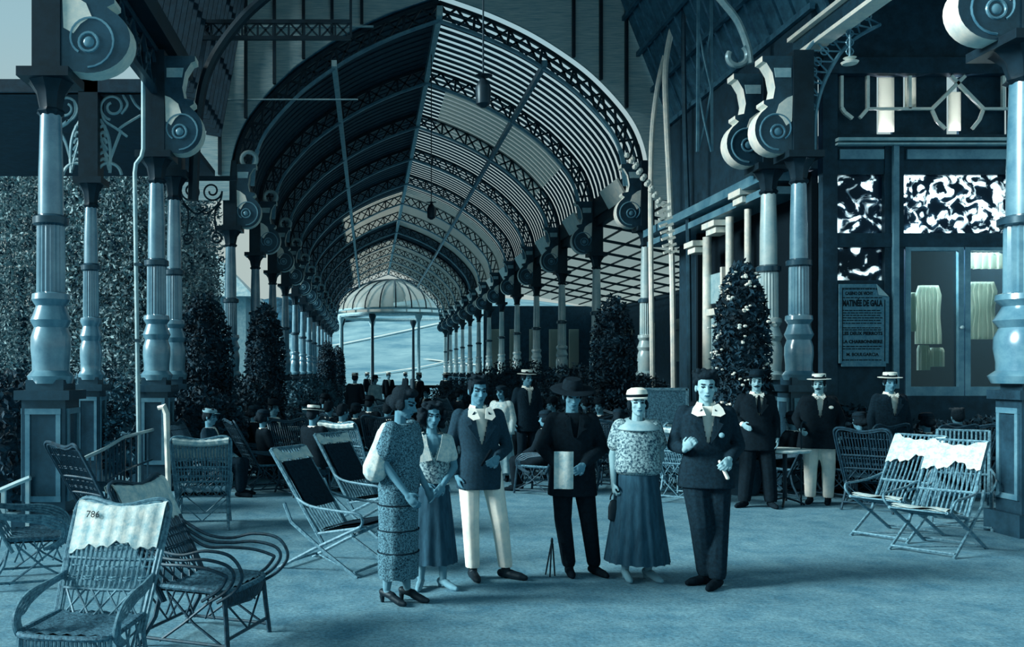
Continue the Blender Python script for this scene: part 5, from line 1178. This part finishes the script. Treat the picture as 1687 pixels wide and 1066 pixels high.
# couple in the middle distance
bc = 'people further back'
P = Person('woman in a pale dress and white shawl standing behind the young man in white trousers', W(826, 14.6), -.5, 1.52, .010, True, dict(), head=(-.2, .1, 0), face='skin_dark', group=bc)
P.skirt([(1.02, .15, .13, 0, 0), (.7, .21, .19, 0, 0), (.16, .27, .25, 0, 0)], 'pale_dress', pleat=.05, freq=12); P.jacket('cloth', hem=.86, o_=.03, vdepth=0, vw=.05, sr=(.09, .085, .06), flare=.05, name='shawl', vox=.012); P.hair('bun'); P.hat('cap', 'navy'); P.shoes('black')
P = Person('man in a pale boater and dark suit at centre, behind the pale-dressed woman', W(868, 15.3), .2, 1.76, .010, False, dict(), head=(.3, .05, 0), face='skin_dark', group=bc)
P.shirt('white'); P.jacket('navy', hem=.74, vdepth=1.18, vw=.05); P.trousers('navy'); P.hair('short'); P.hat('boater', 'straw'); P.shoes('black'); P.collar('white', .03, .02)
SIT = dict(hipL=(-.10, 0, .47), hipR=(.10, 0, .47), kneeL=(-.11, -.44, .50), kneeR=(.12, -.43, .48), ankL=(-.12, -.46, .085), ankR=(.13, -.40, .085), toeL=(-.14, -.62, .03), toeR=(.16, -.56, .03), elL=(-.24, -.02, .70), elR=(.24, -.02, .70), wrL=(-.14, -.25, .60), wrR=(.14, -.25, .60), palmL=(0, 0, -1), palmR=(0, 0, -1))
def sitter(label, px, Y, rz, H=1.68, hat=None, hm='straw', suit='navy', tr='black', female=False, vox=.012, head=(0, .1, 0), hairk='short'):
    pose = dict(SIT); P = Person(label, W(px, Y), rz, H, vox, female, pose, head=head, face='skin_dark', group='people sitting in the chairs', drop=.46, lean=(0, .05))
    P.shirt('white'); P.jacket(suit, hem=.84, vdepth=1.2, vw=.05, flare=.0, vox=vox*1.2)
    b = MB(); b.rings(P.ringset([(.88, .17, .13), (.96, .17, .13), (1.02, .15, .12)]))
    for q in 'LR': b.seg(P.J['hip'+q], P.J['knee'+q], .115, .085); b.seg(P.J['knee'+q], P.J['ank'+q]+V3(0, 0, .04), .085, .07)
    remesh(b, 'trousers' if not female else 'skirt', tr, P.t, vox*1.2, 2)
    P.hair(hairk)
    if hat: P.hat(hat, hm)
    P.shoes('black')
    return P
sitter('man in a flat cap sitting sideways beyond the empty wicker armchair seen from behind', 352, 12.9, 1.35, 1.66, 'cap', 'cloth_dim', 'jacket', 'navy', vox=.010)
dup(AD, gp(348, 12.95), 1.35, 'dark wicker armchair holding the man in a flat cap')['group'] = 'wicker armchairs further back'
sitter('man in a straw boater sitting with his back to us, left of the tucked dress', 521, 12.95, 2.5, 1.70, 'boater', 'straw', 'black', 'black')
S0 = sitter('bareheaded person in black sitting behind the reclining chair, right of the seated boater', 570, 14.2, 2.2, 1.68, None, 'straw', 'black', 'black')
S1 = sitter('dark-clad person sitting in the left chairs before the far tub trees', 612, 17.5, 2.6, 1.7, 'bowler', 'black', 'black', 'black')
for px, Y, rz, lb in ((455, 15.25, .8, 'dark-clad person in a bowler sitting before the first gallery column'), (540, 19, 1.9, 'dark-clad person in a bowler sitting at the edge of the aisle at left'), (655, 21.5, .6, 'dark-clad person in a bowler sitting deep in the gallery behind the curly-haired girl'),
    (905, 16.55, -1.2, 'dark-clad person in a bowler sitting left of the black-clad man'), (985, 16.05, -.8, 'dark-clad person in a bowler sitting between the black-clad man and the woman with a headband'), (1140, 14.05, -2.0, 'dark-clad person in a bowler sitting behind the bushy-haired young man'), (760, 24.05, 2.0, 'dark-clad person in a bowler sitting deep in the gallery right of the aisle'), (700, 26.05, -1.0, 'dark-clad person in a bowler sitting furthest back near the aisle')):
    dup(S1.t, W(px, Y), rz, lb)
S2 = sitter('woman in black with dark toque sitting behind the black-clad man at right', 945, 14.65, -2.4, 1.6, 'toque', 'navy', 'black', 'black', True, hairk='bun')
dup(S2.t, W(1020, 13.65), 2.8, 'woman in black with dark toque sitting behind the woman with a headband'); dup(S2.t, W(1300, 12.85), -2.6, 'woman in black with dark toque sitting behind the table right of the moustached man'); dup(S2.t, W(840, 19.05), 2.5, 'woman in black with dark toque sitting deep in the gallery behind the couple')
dup(S2.t, W(500, 17.4), -.5, 'woman in black with dark toque sitting left of the aisle')
for px, Y, rz, lb in ((424, 14.9, 1.6, 'woman in black with dark toque sitting left of the first gallery column'), (440, 13.4, 2.0, 'woman in black with dark toque sitting right of the man in a flat cap'), (590, 16.2, 2.4, 'woman in black with dark toque sitting in front of the tub trees beside the aisle'), (893, 13.2, -2.2, 'woman in black with dark toque sitting behind the arm of the man in black'), (1120, 15.2, -2.6, 'woman in black with dark toque sitting before the slender colonnettes'), (1410, 12.65, -2.8, 'woman in black with dark toque sitting under the theatre poster'), (1520, 12.45, -2.9, 'woman in black with dark toque sitting below the left glass door')):
    dup(S2.t, W(px, Y), rz, lb)
    o = dup(AD, W(px, Y-.05), rz, 'dark wicker armchair of the '+lb.replace('woman in black with dark toque sitting', 'toque-wearing woman'))
    o['group'] = 'wicker armchairs further back'
for px, Y, rz, lb in ((395, 15.4, 1.2, 'bareheaded person in black sitting before the dark bush'), (545, 15.6, 2.6, 'bareheaded person in black sitting between boater and aisle'), (640, 15.0, 2.9, 'bareheaded person in black sitting behind the woman in the tucked dress'), (885, 17.5, -1.9, 'bareheaded person in black sitting right of the middle couple'), (960, 18.0, -2.6, 'bareheaded person in black sitting left of the headband woman'), (1060, 15.0, -2.2, 'bareheaded person in black sitting before the wicker screen'), (1160, 15.6, -2.5, 'bareheaded person in black sitting left of the blossoming shrub'), (1575, 12.65, 2.9, 'bareheaded person in black sitting below the right glass door')):
    dup(S0.t, W(px, Y), rz, lb)
    o = dup(AD, W(px, Y-.05), rz, 'dark wicker armchair of the '+lb.replace(' sitting', ''))
    o['group'] = 'wicker armchairs further back'
P = Person('far-off woman in a light dress standing in the aisle deep inside the gallery', W(618, 27), .4, 1.62, .014, True, dict(), face='skin_dark', group=bc)
P.skirt([(1.02, .16, .14, 0, 0), (.6, .26, .24, 0, 0), (.12, .36, .34, 0, 0)], 'pale_dress', pleat=.04, freq=10); P.jacket('pale_dress', hem=.95, vdepth=0, flare=0, name='bodice', vox=.014); P.hair('bun'); P.hat('wide', 'navy'); P.shoes('black')
Q = Person('far-off dark-suited man with a boater standing in the aisle of the gallery', W(585, 24), 2.8, 1.7, .014, False, dict(), face='skin_dark', group=bc)
Q.shirt('white'); Q.jacket('black', vdepth=1.2, vw=.05, vox=.014); Q.trousers('black'); Q.hair('short'); Q.hat('boater', 'straw'); Q.shoes('black')
for px, Y, rz, lb in ((640, 36, .3, 'second far-off man with a boater, in the middle of the gallery aisle'), (668, 44, 2.0, 'third far-off man with a boater, near the end of the gallery'), (690, 31, -1.0, 'far-off man with a boater right of the aisle beside the chairs'), (605, 40, 1.0, 'far-off man with a boater along the left row of the gallery'), (735, 33, 2.6, 'far-off man with a boater before the right-hand columns')):
    dup(Q.t, W(px, Y), rz, lb)
